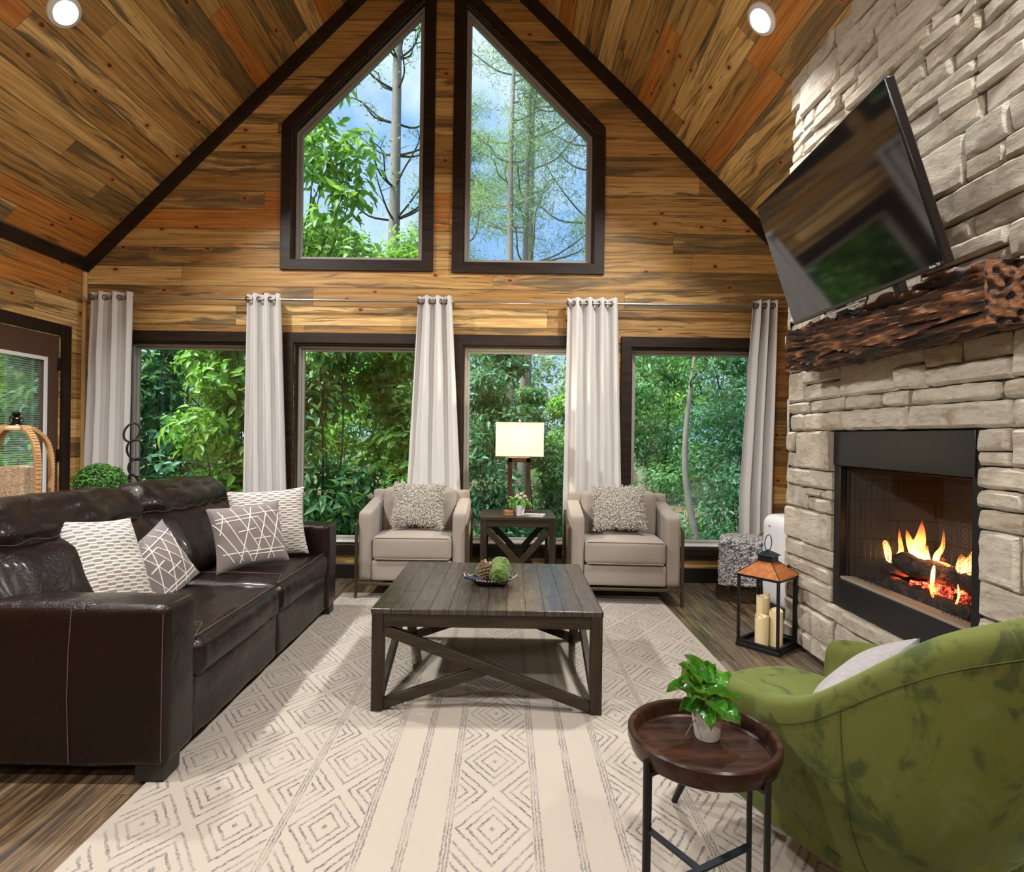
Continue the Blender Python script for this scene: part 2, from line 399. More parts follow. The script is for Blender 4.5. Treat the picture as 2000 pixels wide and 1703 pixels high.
# gable trims (boards following the roof line), eave trim, corner moulding, skirting
def slope_board(name, x0, x1, n):
    wv = .138
    z0, z1 = ceil_z(x0) - .002, ceil_z(x1) - .002
    lp = [(x0, z0), (x1, z1), (x1, z1 - wv), (x0, z0 - wv)]
    return struct(link(poly_mesh([lp], .025, mpB(D - .0125)), name, M['trim'], bevel=.003))
slope_board('trim_1', XL + .02, RX, 0); slope_board('trim_2', RX, XR, 0)
struct(MB().bb(XL, XL + .025, YB, D - .025, ceil_z(XL) - .085, ceil_z(XL) + .015).build('trim_3', dark_wood('eave_trim_wood', (.007, .004, .003), (.026, .015, .009), 1, .42), bevel=.003))
struct(MB().bb(XL, XL + .035, D - .035, D, .12, ceil_z(XL) - .1).build('trim_4', M['pale_pine'], bevel=.012, seg=3))
struct(MB().bb(XL, XR, D - .02, D, 0, .12).build('baseboard_back', M['black_trim'], bevel=.004))
struct(MB().bb(XL, XL + .02, YB, DY0 - .1, 0, .12).bb(XL, XL + .02, DY1 + .1, D - .02, 0, .12).build('baseboard_left', M['black_trim'], bevel=.004))

# ------------------------------------------------------------------ windows
GY = D + .105
def window(n, loop_out, loop_in, lower=True):
    r = empty('window_%d' % n, (0, 0, 0), kind='structure')
    link(poly_mesh([loop_out, loop_in], .022, mpB(D - .011)), 'window_trim', M['trim'], r, bevel=.003)
    xs = [p[0] for p in loop_in]; zs = [p[1] for p in loop_in]
    def shrink(lp, o):
        m = len(lp); res = []
        for i in range(m):
            p0, p1, p2 = Vector(lp[i - 1]), Vector(lp[i]), Vector(lp[(i + 1) % m])
            d1 = (p1 - p0).normalized(); d2 = (p2 - p1).normalized(); n1 = Vector((-d1.y, d1.x)); n2 = Vector((-d2.y, d2.x))
            b = n1 + n2; res.append(tuple(p1 + b * (o / (1 + n1.dot(n2)))))
        return res
    # dark stained jamb lining the opening
    link(poly_mesh([loop_in, shrink(loop_in, .012)], .085, mpB(D + .0445)), 'window_jamb', M['trim'], r, smooth=False)
    f0 = shrink(loop_in, .012); f1 = shrink(loop_in, .034); f2 = shrink(loop_in, .056)
    link(poly_mesh([f0, f1], .06, mpB(GY - .012)), 'window_frame', M['vinyl'], r, bevel=.003)
    link(poly_mesh([f1, f2], .035, mpB(GY)), 'sash', M['vinyl'], r, bevel=.004)
    link(poly_mesh([shrink(loop_in, .05)], .006, mpB(GY)), 'pane', M['glass'], r, smooth=False)
    if lower:
        a, b = min(xs) + .012, max(xs) - .012; z = min(zs)
        MB().bb(a, b, D + .004, GY - .02, z + .012, z + .026).build('sill', M['vinyl_light'], r, bevel=.004)
    return r
for k, (a, b) in enumerate(LOW):
    window(k + 1, [(a, ZB), (b, ZB), (b, ZT), (a, ZT)], inner[k])
oa, ob = up_poly(0)
window(5, oa, ua, False); window(6, ob, ub, False)

# ------------------------------------------------------------------ door with blinds in its pane
dr = empty('door_1', (0, 0, 0), kind='structure')
m = MB(); t_ = .09
m.bb(XL, XL + .022, DY1, DY1 + t_, 0, DZ + t_).bb(XL, XL + .022, DY0 - t_, DY0, 0, DZ + t_).bb(XL, XL + .022, DY0, DY1, DZ, DZ + t_)
m.build('door_trim', M['trimz'], dr, bevel=.003)
brown = flat('brown_painted_door', (.085, .042, .022), .55, var=.1)
gy0, gy1, gz0, gz1 = DY0 + .13, DY1 - .15, .35, 1.74
link(poly_mesh([[(DY0 + .005, .01), (DY1 - .005, .01), (DY1 - .005, DZ - .005), (DY0 + .005, DZ - .005)], [(gy0, gz0), (gy1, gz0), (gy1, gz1), (gy0, gz1)]], .045, lambda a, b, t: (XL - .03 + t, a, b)), 'door_panel', brown, dr, bevel=.002)
wh = flat('white_plastic_frame', (.80, .81, .80), .4)
link(poly_mesh([[(gy0 - .022, gz0 - .022), (gy1 + .022, gz0 - .022), (gy1 + .022, gz1 + .022), (gy0 - .022, gz1 + .022)], [(gy0 + .006, gz0 + .006), (gy1 - .006, gz0 + .006), (gy1 - .006, gz1 - .006), (gy0 + .006, gz1 - .006)]], .012, lambda a, b, t: (XL - .002 + t, a, b)), 'glazing_frame', wh, dr, bevel=.003)
m = MB(); z = gz0 + .01
while z < gz1:
    m.box((XL - .03, (gy0 + gy1) / 2, z), (.009, gy1 - gy0 - .02, .001), Matrix.Rotation(math.radians(2), 3, 'Y')); z += .0165
m.build('blind_slats', wh, dr, smooth=False, weld=False)
MB().bb(XL - .046, XL - .042, gy0, gy1, gz0, gz1).build('pane', M['glass'], dr, smooth=False)
for z in (.25, 1.0, 1.72):
    MB().bb(XL - .008, XL + .003, DY1 - .022, DY1 - .002, z - .05, z + .05).build('hinge', flat('black_hinge', (.02, .015, .012), .35, .6), dr, bevel=.002)
MB().cyl((XL - .005, DY0 + .07, 1.0), (XL + .05, DY0 + .07, 1.0), .012).tube([(XL + .05, DY0 + .07, 1.0), (XL + .052, DY0 + .18, 1.0)], .009).build('door_handle', flat('dark_handle', (.03, .025, .02), .3, .9), dr)

# ------------------------------------------------------------------ stone fireplace
FX = 1.735      # mortar plane; stone faces stand about 3 cm proud
FY0, FY1 = 1.50, 3.52
OY0, OY1, OZ0, OZ1 = 2.10, 3.05, .345, 1.25
def stone_mat():
    t = NT('cream_ledge_stone'); geo = t.n('NewGeometry'); ri = geo.outputs['Random Per Island']; v = t.obj()
    base = t.ramp(ri, [(0, (.52, .46, .36)), (.25, (.62, .56, .46)), (.5, (.55, .51, .43)), (.75, (.66, .60, .50)), (1, (.50, .44, .35))])
    o = t.math('MULTIPLY', ri, 40.0); x, y, z = t.xyz(v)
    vv = t.vec(t.math('ADD', x, o), t.math('MULTIPLY', y, .6), t.math('MULTIPLY', z, 1.6))
    n1 = t.noise(vv, 6, 6, .62, .8); n2 = t.noise(vv, 26, 7, .75, .4)
    c = t.mix(t.smooth(n1, .54, .72), base, (.36, .27, .165)); c = t.mix(t.math('MULTIPLY', t.smooth(n2, .46, .72), .65), c, (.25, .21, .165))
    c = t.mix(t.smooth(t.noise(vv, 3.1, 3, .5), .58, .75), c, (.66, .60, .52))
    h = t.math('ADD', t.math('MULTIPLY', n2, .55), t.math('MULTIPLY', n1, .8))
    t.p(col=c, rough=.92, spec=.15, norm=t.bump(h, 1.0, .022)); return t.m
M['stone'] = stone_mat()
M['mortar'] = flat('grey_mortar', (.06, .052, .042), .95, bump=.5, bsc=60)
fp = empty('stone_fireplace', (FX, 2.52, 0), label='cream stacked-stone fireplace with black framed firebox and burning logs', cat='fireplace')
def FP(y, z, d): return (-d, y - 2.52, z)     # local: face plane x = 0, d out of the face towards the room
def stone_cells(a0, a1, z0, z1, rg, top=None):
    cells = []; z = z0
    while z < z1 - .01:
        h = rg.choice([.075, .10, .13, .15, .17, .19, .21]);
        if z + h > z1 - .06: h = z1 - z
        a = a0
        while a < a1 - .01:
            wv = rg.uniform(.16, .50) * (1 if h > .1 else 1.15)
            if a + wv > a1 - .1: wv = a1 - a
            if h > .12 and rg.random() < .50:
                k = rg.uniform(.38, .62) * h
                for (zz, hh) in ((z, k), (z + k, h - k)):
                    if wv > .24 and rg.random() < .55:
                        q = wv * rg.uniform(.35, .65); cells += [(a, zz, q, hh), (a + q, zz, wv - q, hh)]
                    else: cells.append((a, zz, wv, hh))
            else: cells.append((a, z, wv, h))
            a += wv
        z += h
    return cells
def edge(i, n, L):      # grid parameter with two rings close to each edge
    if i == 0: return 0
    if i == n: return 1
    if i == 1: return .007 / L
    if i == n - 1: return 1 - .007 / L
    return .014 / L + (1 - .028 / L) * (i - 2) / (n - 4)
def add_stone(m, a, z, wv, h, mp, rg, corner=0):
    n, k = max(7, int(wv / .022)), max(6, int(h / .02)); gap = .0022; pr = rg.uniform(.022, .042); sd = rg.uniform(0, 100)
    tilt = rg.uniform(-.012, .012); tz = rg.uniform(-.006, .006); ct = [rg.choice([0, .001, .003, .008]) for _ in range(4)]
    G = []
    for i in range(n + 1):
        for j in range(k + 1):
            u, v = edge(i, n, wv), edge(j, k, h); aa = a + gap + (wv - 2 * gap) * u; zz = z + gap + (h - 2 * gap) * v
            cu, cv = min(u, 1 - u) * wv, min(v, 1 - v) * h
            if cu < .03 and cv < .03:       # clipped corners
                c = ct[(u > .5) * 2 + (v > .5)] * max(0, 1 - (cu + cv) / .05); aa += c * (1 if u < .5 else -1); zz += c * .7 * (1 if v < .5 else -1)
            e = min(cu, cv); d = pr + tilt * (u - .5) * 2 + tz * (v - .5)
            nn = noise.noise(Vector((aa * 6 + sd, zz * 9, sd))); n2 = noise.noise(Vector((aa * 19, zz * 30 + sd, sd)))
            d += nn * .010 + n2 * .005 + .004 * abs(noise.noise(Vector((aa * 40, zz * 70, sd))))
            if e < .012: d -= .004 + .012 * (1 - e / .012) ** 2
            aa += noise.noise(Vector((zz * 20, sd, 1))) * .004 * (1 if e < .01 else 0)
            zz += noise.noise(Vector((aa * 14, sd, 2))) * .005 * (1 if e < .01 else 0)
            G.append((aa, zz, max(d, .002)))
    vs = [mp(*g) for g in G]; fs = []; mm = k + 1
    for i in range(n):
        for j in range(k): fs.append((i * mm + j, (i + 1) * mm + j, (i + 1) * mm + j + 1, i * mm + j + 1))
    bd = [i * mm for i in range(n + 1)] + [n * mm + j for j in range(1, k + 1)] + [i * mm + k for i in range(n - 1, -1, -1)] + [j for j in range(k - 1, 0, -1)]
    b0 = len(vs); vs += [mp(G[q][0], G[q][1], -.004) for q in bd]; L = len(bd)
    for q in range(L): fs.append((bd[q], b0 + q, b0 + (q + 1) % L, bd[(q + 1) % L]))
    m.add(vs, fs)
rg = random.Random(21); m = MB(); top = ceil_z(FX)
cells = []
for (z0, z1, segs) in [(.012, OZ0, [(FY0, FY1)]), (OZ0, OZ1, [(FY0, OY0), (OY1, FY1)]), (OZ1, OZ1 + .17, [(FY0, FY1)]), (OZ1 + .17, 1.60, [(FY0, FY1)]), (1.60, top - .0, [(FY0, FY1)])]:
    for a0, a1 in segs: cells += stone_cells(a0, a1, z0, z1, rg)
for (a, z, wv, h) in cells: add_stone(m, a, z, wv, h, lambda a, z, d: FP(a, z, d), rg)
# return faces (far side and near side)
for (a, z, wv, h) in stone_cells(FX - .02, XR, .012, ceil_z(XR), rg):
    add_stone(m, a, z, wv, h, lambda a, z, d: (a - FX, FY1 - 2.52 + d, z), rg)
for (a, z, wv, h) in stone_cells(FX - .02, XR, .012, ceil_z(XR), rg):
    add_stone(m, a, z, wv, h, lambda a, z, d: (a - FX, FY0 - 2.52 - d, z), rg)
me_o = m.build('stone_facing', M['stone'], fp, weld=False); me_o.data.set_sharp_from_angle(angle=math.radians(28))
# chimney core with a recess for the firebox
m = MB()
for (y0, y1, z0, z1) in [(FY0, OY0, 0, top), (OY1, FY1, 0, top), (OY0, OY1, 0, OZ0), (OY0, OY1, OZ1, top)]:
    m.bb(0, XR - FX, y0 - 2.52, y1 - 2.52, z0, z1)
# sloped cap up to the roof
m.build('chimney_core', M['mortar'], fp, smooth=False, weld=False)
blk = flat('matt_black_steel', (.012, .012, .013), .42, .3)
blk2 = flat('satin_black_steel', (.016, .018, .02), .3, .4)
def fb(m, y0, y1, z0, z1, d0, d1): return m.bb(-d1, -d0, y0 - 2.52, y1 - 2.52, z0, z1)
fb(MB(), OY0 + .03, OY1 - .0, OZ1 - .18, OZ1 - .004, -.03, .012).build('hood_panel', blk2, fp, bevel=.003)
fb(MB(), OY1 - .055, OY1, OZ0, OZ1 - .18, -.03, .006).build('side_frame', blk, fp, bevel=.003); fb(MB(), OY0, OY0 + .05, OZ0, OZ1, -.03, .006).build('side_frame', blk, fp, bevel=.003)
fb(MB(), OY0 + .05, OY1 - .055, OZ0 + .002, OZ0 + .145, -.02, .01).build('lower_panel', blk2, fp, bevel=.003)
tile = flat('buff_refractory_ledge', (.30, .25, .19), .85, bump=.4, bsc=80, var=.2)
fb(MB(), OY0 + .05, OY1 - .055, OZ0 + .145, OZ0 + .158, -.075, -.0).build('ledge', tile, fp, bevel=.002)
def fbrick():
    t = NT('firebrick_panel'); x, y, z = t.xyz(t.obj())
    b = t.n('TexBrick', {'Vector': t.vec(t.math('ADD', x, y), z, 0), 'Color1': (.060, .052, .040, 1), 'Color2': (.045, .038, .030, 1), 'Mortar': (.02, .017, .013, 1), 'Scale': 1, 'Mortar Size': .004, 'Brick Width': .22, 'Row Height': .10})
    n = t.noise(t.obj(), 9, 4, .6); c = t.mix(t.math('MULTIPLY', n, .6), b.outputs[0], (.05, .04, .032))
    t.p(col=c, rough=.9, norm=t.bump(n, .3, .004)); return t.m
m = MB(); bx = [FP(OY0 + .05, 0, -.03), FP(OY1 - .055, 0, -.03), FP(OY1 - .17, 0, -.42), FP(OY0 + .17, 0, -.42)]
zl, zh = OZ0 + .03, OZ1 - .12
vs = [(p[0], p[1], zl) for p in bx] + [(p[0], p[1], zh) for p in bx]
m.add(vs, [(0, 1, 2, 3), (7, 6, 5, 4), (1, 5, 6, 2), (2, 6, 7, 3), (3, 7, 4, 0)]); m.build('firebox_liner', fbrick(), fp, smooth=False, weld=False)
def mesh_mat():
    t = NT('woven_spark_screen'); t.t.nodes.remove(t.b); x, y, z = t.xyz(t.obj())
    a = t.math('ABSOLUTE', t.math('SUBTRACT', t.math('FRACT', t.math('MULTIPLY', t.math('ADD', y, t.math('MULTIPLY', t.math('PINGPONG', z, .009), .9)), 95)), .5))
    b = t.math('ABSOLUTE', t.math('SUBTRACT', t.math('FRACT', t.math('MULTIPLY', z, 110)), .5))
    f = t.math('MAXIMUM', t.math('LESS_THAN', a, .07), t.math('LESS_THAN', b, .07))
    pr = t.n('BsdfPrincipled', {'Base Color': (.05, .045, .04, 1), 'Roughness': .35, 'Metallic': .7})
    mx = t.n('MixShader', {0: f, 1: t.n('BsdfTransparent').outputs[0], 2: pr.outputs[0]}); t.t.links.new(mx.outputs[0], t.out.inputs[0]); return t.m
scr = mesh_mat()
for (y0, y1) in [(OY1 - .38, OY1 - .07), (OY0 + .06, OY0 + .26)]:
    m = MB(); m.grid(lambda u, v: FP(y0 + (y1 - y0) * u, OZ0 + .16 + (OZ1 - .345 - OZ0) * v, -.045 + .009 * math.sin(u * 2 * PI * 7 * (y1 - y0) / .3)), 70, 2)
    m.build('screen_curtain', scr, fp, weld=False)
m = MB().tube([FP(OY0 + .06, OZ1 - .19, -.045), FP(OY1 - .06, OZ1 - .19, -.045)], .004)
m.tube([FP(OY1 - .062, OZ0 + .16, -.035), FP(OY1 - .062, OZ1 - .19, -.035)], .005); m.build('screen_rod', blk, fp)
# logs, embers and flames
def log_mat():
    t = NT('charred_log_bark'); v = t.obj(); n = t.noise(v, 16, 6, .7, 1.0); n2 = t.noise(v, 5, 3, .5); vo = t.n('TexVoronoi', {'Vector': v, 'Scale': 38}, feature='DISTANCE_TO_EDGE')
    c = t.mix(t.smooth(n, .35, .7), (.008, .006, .005), (.075, .048, .035)); c = t.mix(t.smooth(vo.outputs[0], .06, .0), c, (.003, .002, .002))
    hot = t.math('MULTIPLY', t.smooth(n2, .56, .7), t.smooth(n, .42, .6))
    t.p(col=c, rough=.8, norm=t.bump(t.math('ADD', n, vo.outputs[0]), .9, .012), emit=(1, .11, .03), es=t.math('MULTIPLY', hot, 1.6)); return t.m
lm = log_mat(); hotm = NT('glowing_embers'); vv = hotm.obj(); nn = hotm.noise(vv, 30, 5, .65)
hotm.p(col=(.02, .01, .008), rough=.9, emit=hotm.ramp(nn, [(.4, (.25, .01, .01)), (.55, (1, .07, .03)), (.68, (1, .3, .08))]), es=hotm.math('MULTIPLY', hotm.smooth(nn, .40, .60), 3.4), norm=hotm.bump(nn, .8, .01)); hotm = hotm.m
def logm(a, b, r, name='firewood_log', label='', mat=lm, seed=0):
    a, b = Vector(a), Vector(b); c = (a + b) / 2; N = 16; m = MB(); d = (b - a)
    pts = [(a - c) + d * i / N + Vector((noise.noise(Vector((i * .4, seed, 0))), noise.noise(Vector((i * .4, seed, 5))), noise.noise(Vector((i * .4, seed, 9))))) * .012 for i in range(N + 1)]
    rs = [r * (1 + .14 * noise.noise(Vector((i * .7, seed, 3)))) * (.82 if i in (0, N) else 1) for i in range(N + 1)]
    m.tube(pts, rs, 14)
    for k, v in enumerate(m.v): q = noise.noise(Vector(v) * 30 + Vector((seed, 0, 0))) * .006; m.v[k] = (v[0] + q, v[1] + q, v[2] + q)
    o = m.build(name, mat, loc=c, weld=False); return tag(o, label, 'log')
lx = FX + .17
gz = OZ0 + .045
logm((lx - .03, 2.93, gz + .1), (lx - .03, 2.30, gz + .1), .055, label='charred log lying lowest at the front of the fire', seed=1)
logm((lx + .12, 2.87, gz + .11), (lx + .12, 2.27, gz + .11), .055, label='charred log at the back of the firebox behind the embers', seed=2)
logm((lx + .0, 2.90, gz + .16), (lx + .12, 2.68, gz + .25), .035, label='short black log propped at the far end of the fire', seed=4)
logm((lx - .02, 2.78, gz + .235), (lx + .06, 2.33, gz + .225), .046, label='split log across the top of the fire with glowing underside', seed=3)
gr = empty('fire_grate', (lx + .04, 2.55, gz), label='black steel grate holding the burning logs', cat='grate')
m = MB(); [m.bar((-.1, y, .02), (.14, y, .02), .012, .012) for y in [-.32 + .08 * i for i in range(9)]]; m.bar((-.1, -.34, .02), (-.1, .34, .02), .014, .014).bar((.14, -.34, .02), (.14, .34, .02), .014, .014); m.build('grate_bars', blk, gr, smooth=False, weld=False)
for (x, y) in ((-.1, -.3), (.14, -.3), (-.1, .3), (.14, .3)): MB().bb(x - .006, x + .006, y - .006, y + .006, -.045 + .03, .02).build('leg', blk, gr, smooth=False)
m = MB(); rg2 = random.Random(3)
for i in range(230):
    y = rg2.gauss(2.52, .12); x = lx + rg2.uniform(-.03, .13); z = gz + .125 + rg2.uniform(0, .055) * max(0, 1 - abs(y - 2.50) / .3)
    m.soft((x - lx, y - 2.46, z), (rg2.uniform(.015, .04),) * 3, .006, n=2, nz=.006, nsc=40, seed=i, rot=Matrix.Rotation(rg2.uniform(0, 3), 3, 'X') @ Matrix.Rotation(rg2.uniform(0, 3), 3, 'Z'))
tag(m.build('ember_bed', hotm, loc=(lx, 2.46, 0), weld=False), 'bed of red glowing embers under the logs', 'embers', kind='stuff')
def flame_mat():
    t = NT('flame'); t.t.nodes.remove(t.b); at = t.n('Attribute', attribute_name='h'); h = at.outputs['Fac']
    lw = t.n('LayerWeight', {'Blend': .35}).outputs['Facing']
    col = t.ramp(h, [(0, (1, .62, .28)), (.35, (1, .50, .14)), (.7, (1, .26, .05)), (1, (.9, .12, .03))])
    em = t.n('Emission', {'Color': col, 'Strength': t.ramp(h, [(0, .9), (.3, 1.0), (1, .28)])}); em.inputs[1].default_value = 1
    st = t.math('MULTIPLY', t.ramp(h, [(0, .5), (.25, 1.0), (.7, .6), (1, .2)]), 5.0); t.t.links.new(st, em.inputs[1])
    a = t.math('MULTIPLY', t.smooth(lw, .96, .35), t.ramp(h, [(0, .55), (.3, .95), (.75, .6), (1, 0.0)]))
    nz_ = t.noise(t.n('TexCoord').outputs['Object'], 22, 3, .6, 1.0); a = t.math('MULTIPLY', a, t.math('ADD', .35, t.math('MULTIPLY', t.smooth(nz_, .35, .6), .65)))
    mx = t.n('MixShader', {0: a, 1: t.n('BsdfTransparent').outputs[0], 2: em.outputs[0]}); t.t.links.new(mx.outputs[0], t.out.inputs[0]); return t.m
fmat = flame_mat()
fl = empty('flames', (lx + .03, 2.5, gz + .2), label='orange and yellow flames rising from the burning logs', cat='fire')
def flame(pts, r, parent):
    P = crom(pts, 8); n = len(P); m = MB(); rs = [max(.0008, r * math.sin(PI * min(1, (i / (n - 1)) ** .62 * .96 + .04)) ** .9) for i in range(n)]
    m.tube(P, rs, 10, caps=False); o = m.build('flame', fmat, parent, weld=False)
    at = o.data.attributes.new('h', 'FLOAT', 'POINT'); vals = []
    for i in range(n): vals += [i / (n - 1)] * 10
    at.data.foreach_set('value', vals)
def FL(y, z, x=0): return (x, (y - 2.5) * 1.12 + .085, z)
g0 = -.0
for (p, r) in [([FL(2.80, -.0), FL(2.81, .06), FL(2.84, .12), FL(2.85, .18)], .016), ([FL(2.80, 0), FL(2.76, .03), FL(2.72, .07), FL(2.73, .14), FL(2.735, .19)], .014),
               ([FL(2.62, .03), FL(2.62, .10), FL(2.60, .17), FL(2.595, .25)], .03), ([FL(2.60, .02), FL(2.64, .09), FL(2.67, .14), FL(2.69, .19)], .022), ([FL(2.57, .04), FL(2.58, .1), FL(2.56, .14)], .022),
               ([FL(2.52, .05), FL(2.51, .10), FL(2.48, .15), FL(2.475, .24)], .013), ([FL(2.54, .05), FL(2.48, .065), FL(2.42, .06), FL(2.38, .07)], .016),
               ([FL(2.38, .04), FL(2.38, .1), FL(2.39, .14)], .024), ([FL(2.36, .04), FL(2.35, .1), FL(2.325, .15), FL(2.32, .21)], .02), ([FL(2.33, .05), FL(2.34, .09)], .018),
               ([FL(2.44, .075, -.07), FL(2.435, .02, -.08), FL(2.43, -.05, -.085), FL(2.38, -.095, -.085)], .0085), ([FL(2.31, .03, -.08), FL(2.30, -.02, -.085), FL(2.33, -.08, -.085), FL(2.38, -.10, -.085)], .0045)]:
    flame(p, r, fl)
l = bpy.data.lights.new('fire_glow', 'POINT'); l.energy = 1.6; l.color = (1, .28, .08); l.shadow_soft_size = .06
o = bpy.data.objects.new('fire_glow', l); COL.objects.link(o); o.location = (lx + .02, 2.58, gz + .29)

# ------------------------------------------------------------------ mantel beam
def mantel_mat():
    t = NT('hewn_mantel_timber'); x, y, z = t.xyz(t.obj()); v = t.vec(t.math('MULTIPLY', x, 14), t.math('MULTIPLY', y, 2.6), t.math('MULTIPLY', z, 16))
    n = t.noise(v, 1.7, 7, .68, .9); n2 = t.noise(t.obj(), 4.5, 4, .6); n3 = t.noise(v, 5, 4, .6)
    at = t.n('Attribute', attribute_name='ridge').outputs['Fac']
    c = t.mix(t.smooth(n, .35, .68), (.012, .005, .003), (.085, .030, .011)); c = t.mix(t.math('MULTIPLY', t.smooth(at, .55, .95), .8), c, (.24, .092, .026))
    c = t.mix(t.math('MULTIPLY', t.smooth(n2, .55, .7), .5), c, (.11, .055, .025)); c = t.mix(t.smooth(at, .32, .08), c, (.008, .004, .003))
    t.p(col=c, rough=.5, spec=.4, norm=t.bump(t.math('ADD', n, t.math('MULTIPLY', n3, .4)), .9, .012)); return t.m
mr = empty('mantel_beam', (1.61, 2.5, 1.68), label='rough hewn dark brown timber mantel beam on the stone chimney', cat='mantel')
m = MB(); L0, L1 = -.655, .655; hx, hz = .095, .105; nu, nv = 190, 96; ridge = []
def mant(u, v):
    y = L0 + (L1 - L0) * u; q = v * 2 * PI; cx, cz = math.cos(q), math.sin(q); k = 1 / max(abs(cx), abs(cz)); k = k ** .985; x, z = cx * k * hx, cz * k * hz
    p = Vector((x * 20 + 5, y * 4.2 + z * 3, z * 42 - y * 4)); a = noise.noise(p); b = noise.noise(p * 2.7 + Vector((3, 7, 1))); c = noise.noise(Vector((x * 4, y * 5, z * 5)))
    rr = 1 - abs(a) * 2.2; d = (rr - .45) * .017 + b * .007 + c * .010 - .003; ridge.append(max(0, min(1, .5 + (rr - .55) * .9 + b * .4)))
    d *= min(1, (1 - abs(2 * u - 1)) * 14 + .15); f = 1 + d / .1
    if x > hx * .86: f = 1
    return (x * f, y + .012 * noise.noise(Vector((x * 20, z * 20, u > .5))) * (abs(2 * u - 1) ** 8), z * f)
m.grid(mant, nu, nv, cv=True)
for (side, i0) in ((0, 0), (1, (nu - 1) * nv)):     # end-grain faces
    ring = [m.v[i0 + j] for j in range(nv)]; k = len(m.v); R = 40
    for r in range(1, R + 1):
        s_ = 1 - r / R
        for j in range(nv):
            p = ring[j]; q_ = j / nv * 2 * PI; kk = 1 / max(abs(math.cos(q_)), abs(math.sin(q_))); w3 = min(1, r / 4); p = Vector((p[0] * (1 - w3) + math.cos(q_) * kk * hx * w3, p[1] * (1 - w3) + (L0, L1)[side] * w3, p[2] * (1 - w3) + math.sin(q_) * kk * hz * w3)); a = noise.noise(Vector((p[0] * s_ * 34, p[2] * s_ * 38, 3 + side * 9))); b = noise.noise(Vector((p[0] * s_ * 45, p[2] * s_ * 60, 8)))
            dd = (.03 * max(0, -a - .05) * (1 if r > 1 else 0)) + b * .003; m.v.append((p[0] * s_, p[1] + (dd if side == 0 else -dd), p[2] * s_)); ridge.append(max(0, min(1, .68 + a * 1.2 + b * .4)))
    for r in range(R):
        for j in range(nv):
            j2 = (j + 1) % nv; a0 = i0 + j if r == 0 else k + (r - 1) * nv + j; a1 = i0 + j2 if r == 0 else k + (r - 1) * nv + j2
            m.f.append((a0, a1, k + r * nv + j2, k + r * nv + j))
o = m.build('beam', mantel_mat(), mr, weld=False); at = o.data.attributes.new('ridge', 'FLOAT', 'POINT'); at.data.foreach_set('value', ridge[:len(o.data.vertices)])
MB().box((-.07, .675, .06), (.03, .02, .05)).build('cable_clip', wh, mr, bevel=.003)

# ------------------------------------------------------------------ television on a tilting arm
tv = empty('television', (1.331, 2.410, 2.073), label='large flat television tilted down above the timber mantel', cat='television')
yaw, tilt, roll = -.0653, .3244, -.0144
nv_ = Vector((-math.cos(yaw), -math.sin(yaw), 0)); rt = Vector((math.sin(yaw), -math.cos(yaw), 0)); up = Vector((0, 0, 1))
n2v = nv_ * math.cos(tilt) - up * math.sin(tilt); up2 = up * math.cos(tilt) + nv_ * math.sin(tilt)
r3 = rt * math.cos(roll) + up2 * math.sin(roll); u3 = up2 * math.cos(roll) - rt * math.sin(roll)
tv.rotation_euler = Matrix((r3, -n2v, u3)).transposed().to_euler()       # local x right, -y out of the screen, z up
W2, H2 = 1.11 / 2, .63 / 2
tvb = flat('glossy_black_bezel', (.006, .006, .007), .22)
MB().bb(-W2, W2, 0, .032, -H2, H2).build('bezel', tvb, tv, bevel=.004)
MB().bb(-W2 + .008, W2 - .008, -.0015, .002, -H2 + .016, H2 - .008).build('screen', flat('dark_screen_glass', (.004, .004, .005), .06, spec=.75), tv, smooth=False)
MB().soft((0, .05, -.06), (.72, .05, .38), .015, n=4).build('rear_housing', flat('black_plastic', (.01, .01, .01), .5), tv)
m = MB(); m.bb(-.27, .02, .012, .045, -H2 - .016, -H2 - .004); m.build('input_strip', flat('pale_grey_strip', (.45, .43, .38), .4), tv, bevel=.002)
for x in (-.2, .22): MB().bb(x - .015, x + .015, .04, .075, -H2 - .035, H2 - .15).build('mount_rail', blk, tv, bevel=.002)
m = MB(); P0 = tv.rotation_euler.to_matrix().inverted() @ (Vector((FX - .02, 2.45, 2.2)) - tv.location)
m.bar((0, .07, 0), tuple(P0 * .55 + Vector((.12, 0, .03))), .05, .03).bar(tuple(P0 * .55 + Vector((.12, 0, .03))), tuple(P0), .05, .03); m.build('mount_arm', blk, tv, smooth=False, weld=False)
m = MB(); m.tube(crom([(-.15, .04, -H2 + .03), (-.12, .045, -H2 - .04), (-.03, .05, -H2 - .035), (.06, .045, -H2 + .02)], 6), .004); m.tube(crom([(-.33, .04, -H2 + .02), (-.3, .05, -H2 - .035), (-.24, .05, -H2 - .03), (-.2, .045, -H2 + .02)], 6), .005)
m.build('cable', tvb, tv)
cu = bpy.data.curves.new('logo', 'FONT'); cu.body = 'Roku TV'; cu.size = .014; cu.align_x = 'RIGHT'; cu.extrude = .0003
o = bpy.data.objects.new('logo', cu); COL.objects.link(o); dg = bpy.context.evaluated_depsgraph_get(); me = bpy.data.meshes.new_from_object(o.evaluated_get(dg)); bpy.data.objects.remove(o)
link(me, 'brand_lettering', flat('silver_lettering', (.75, .75, .78), .3), tv, smooth=False, loc=(W2 - .02, -.002, -H2 + .004), rot=(PI / 2, 0, 0))

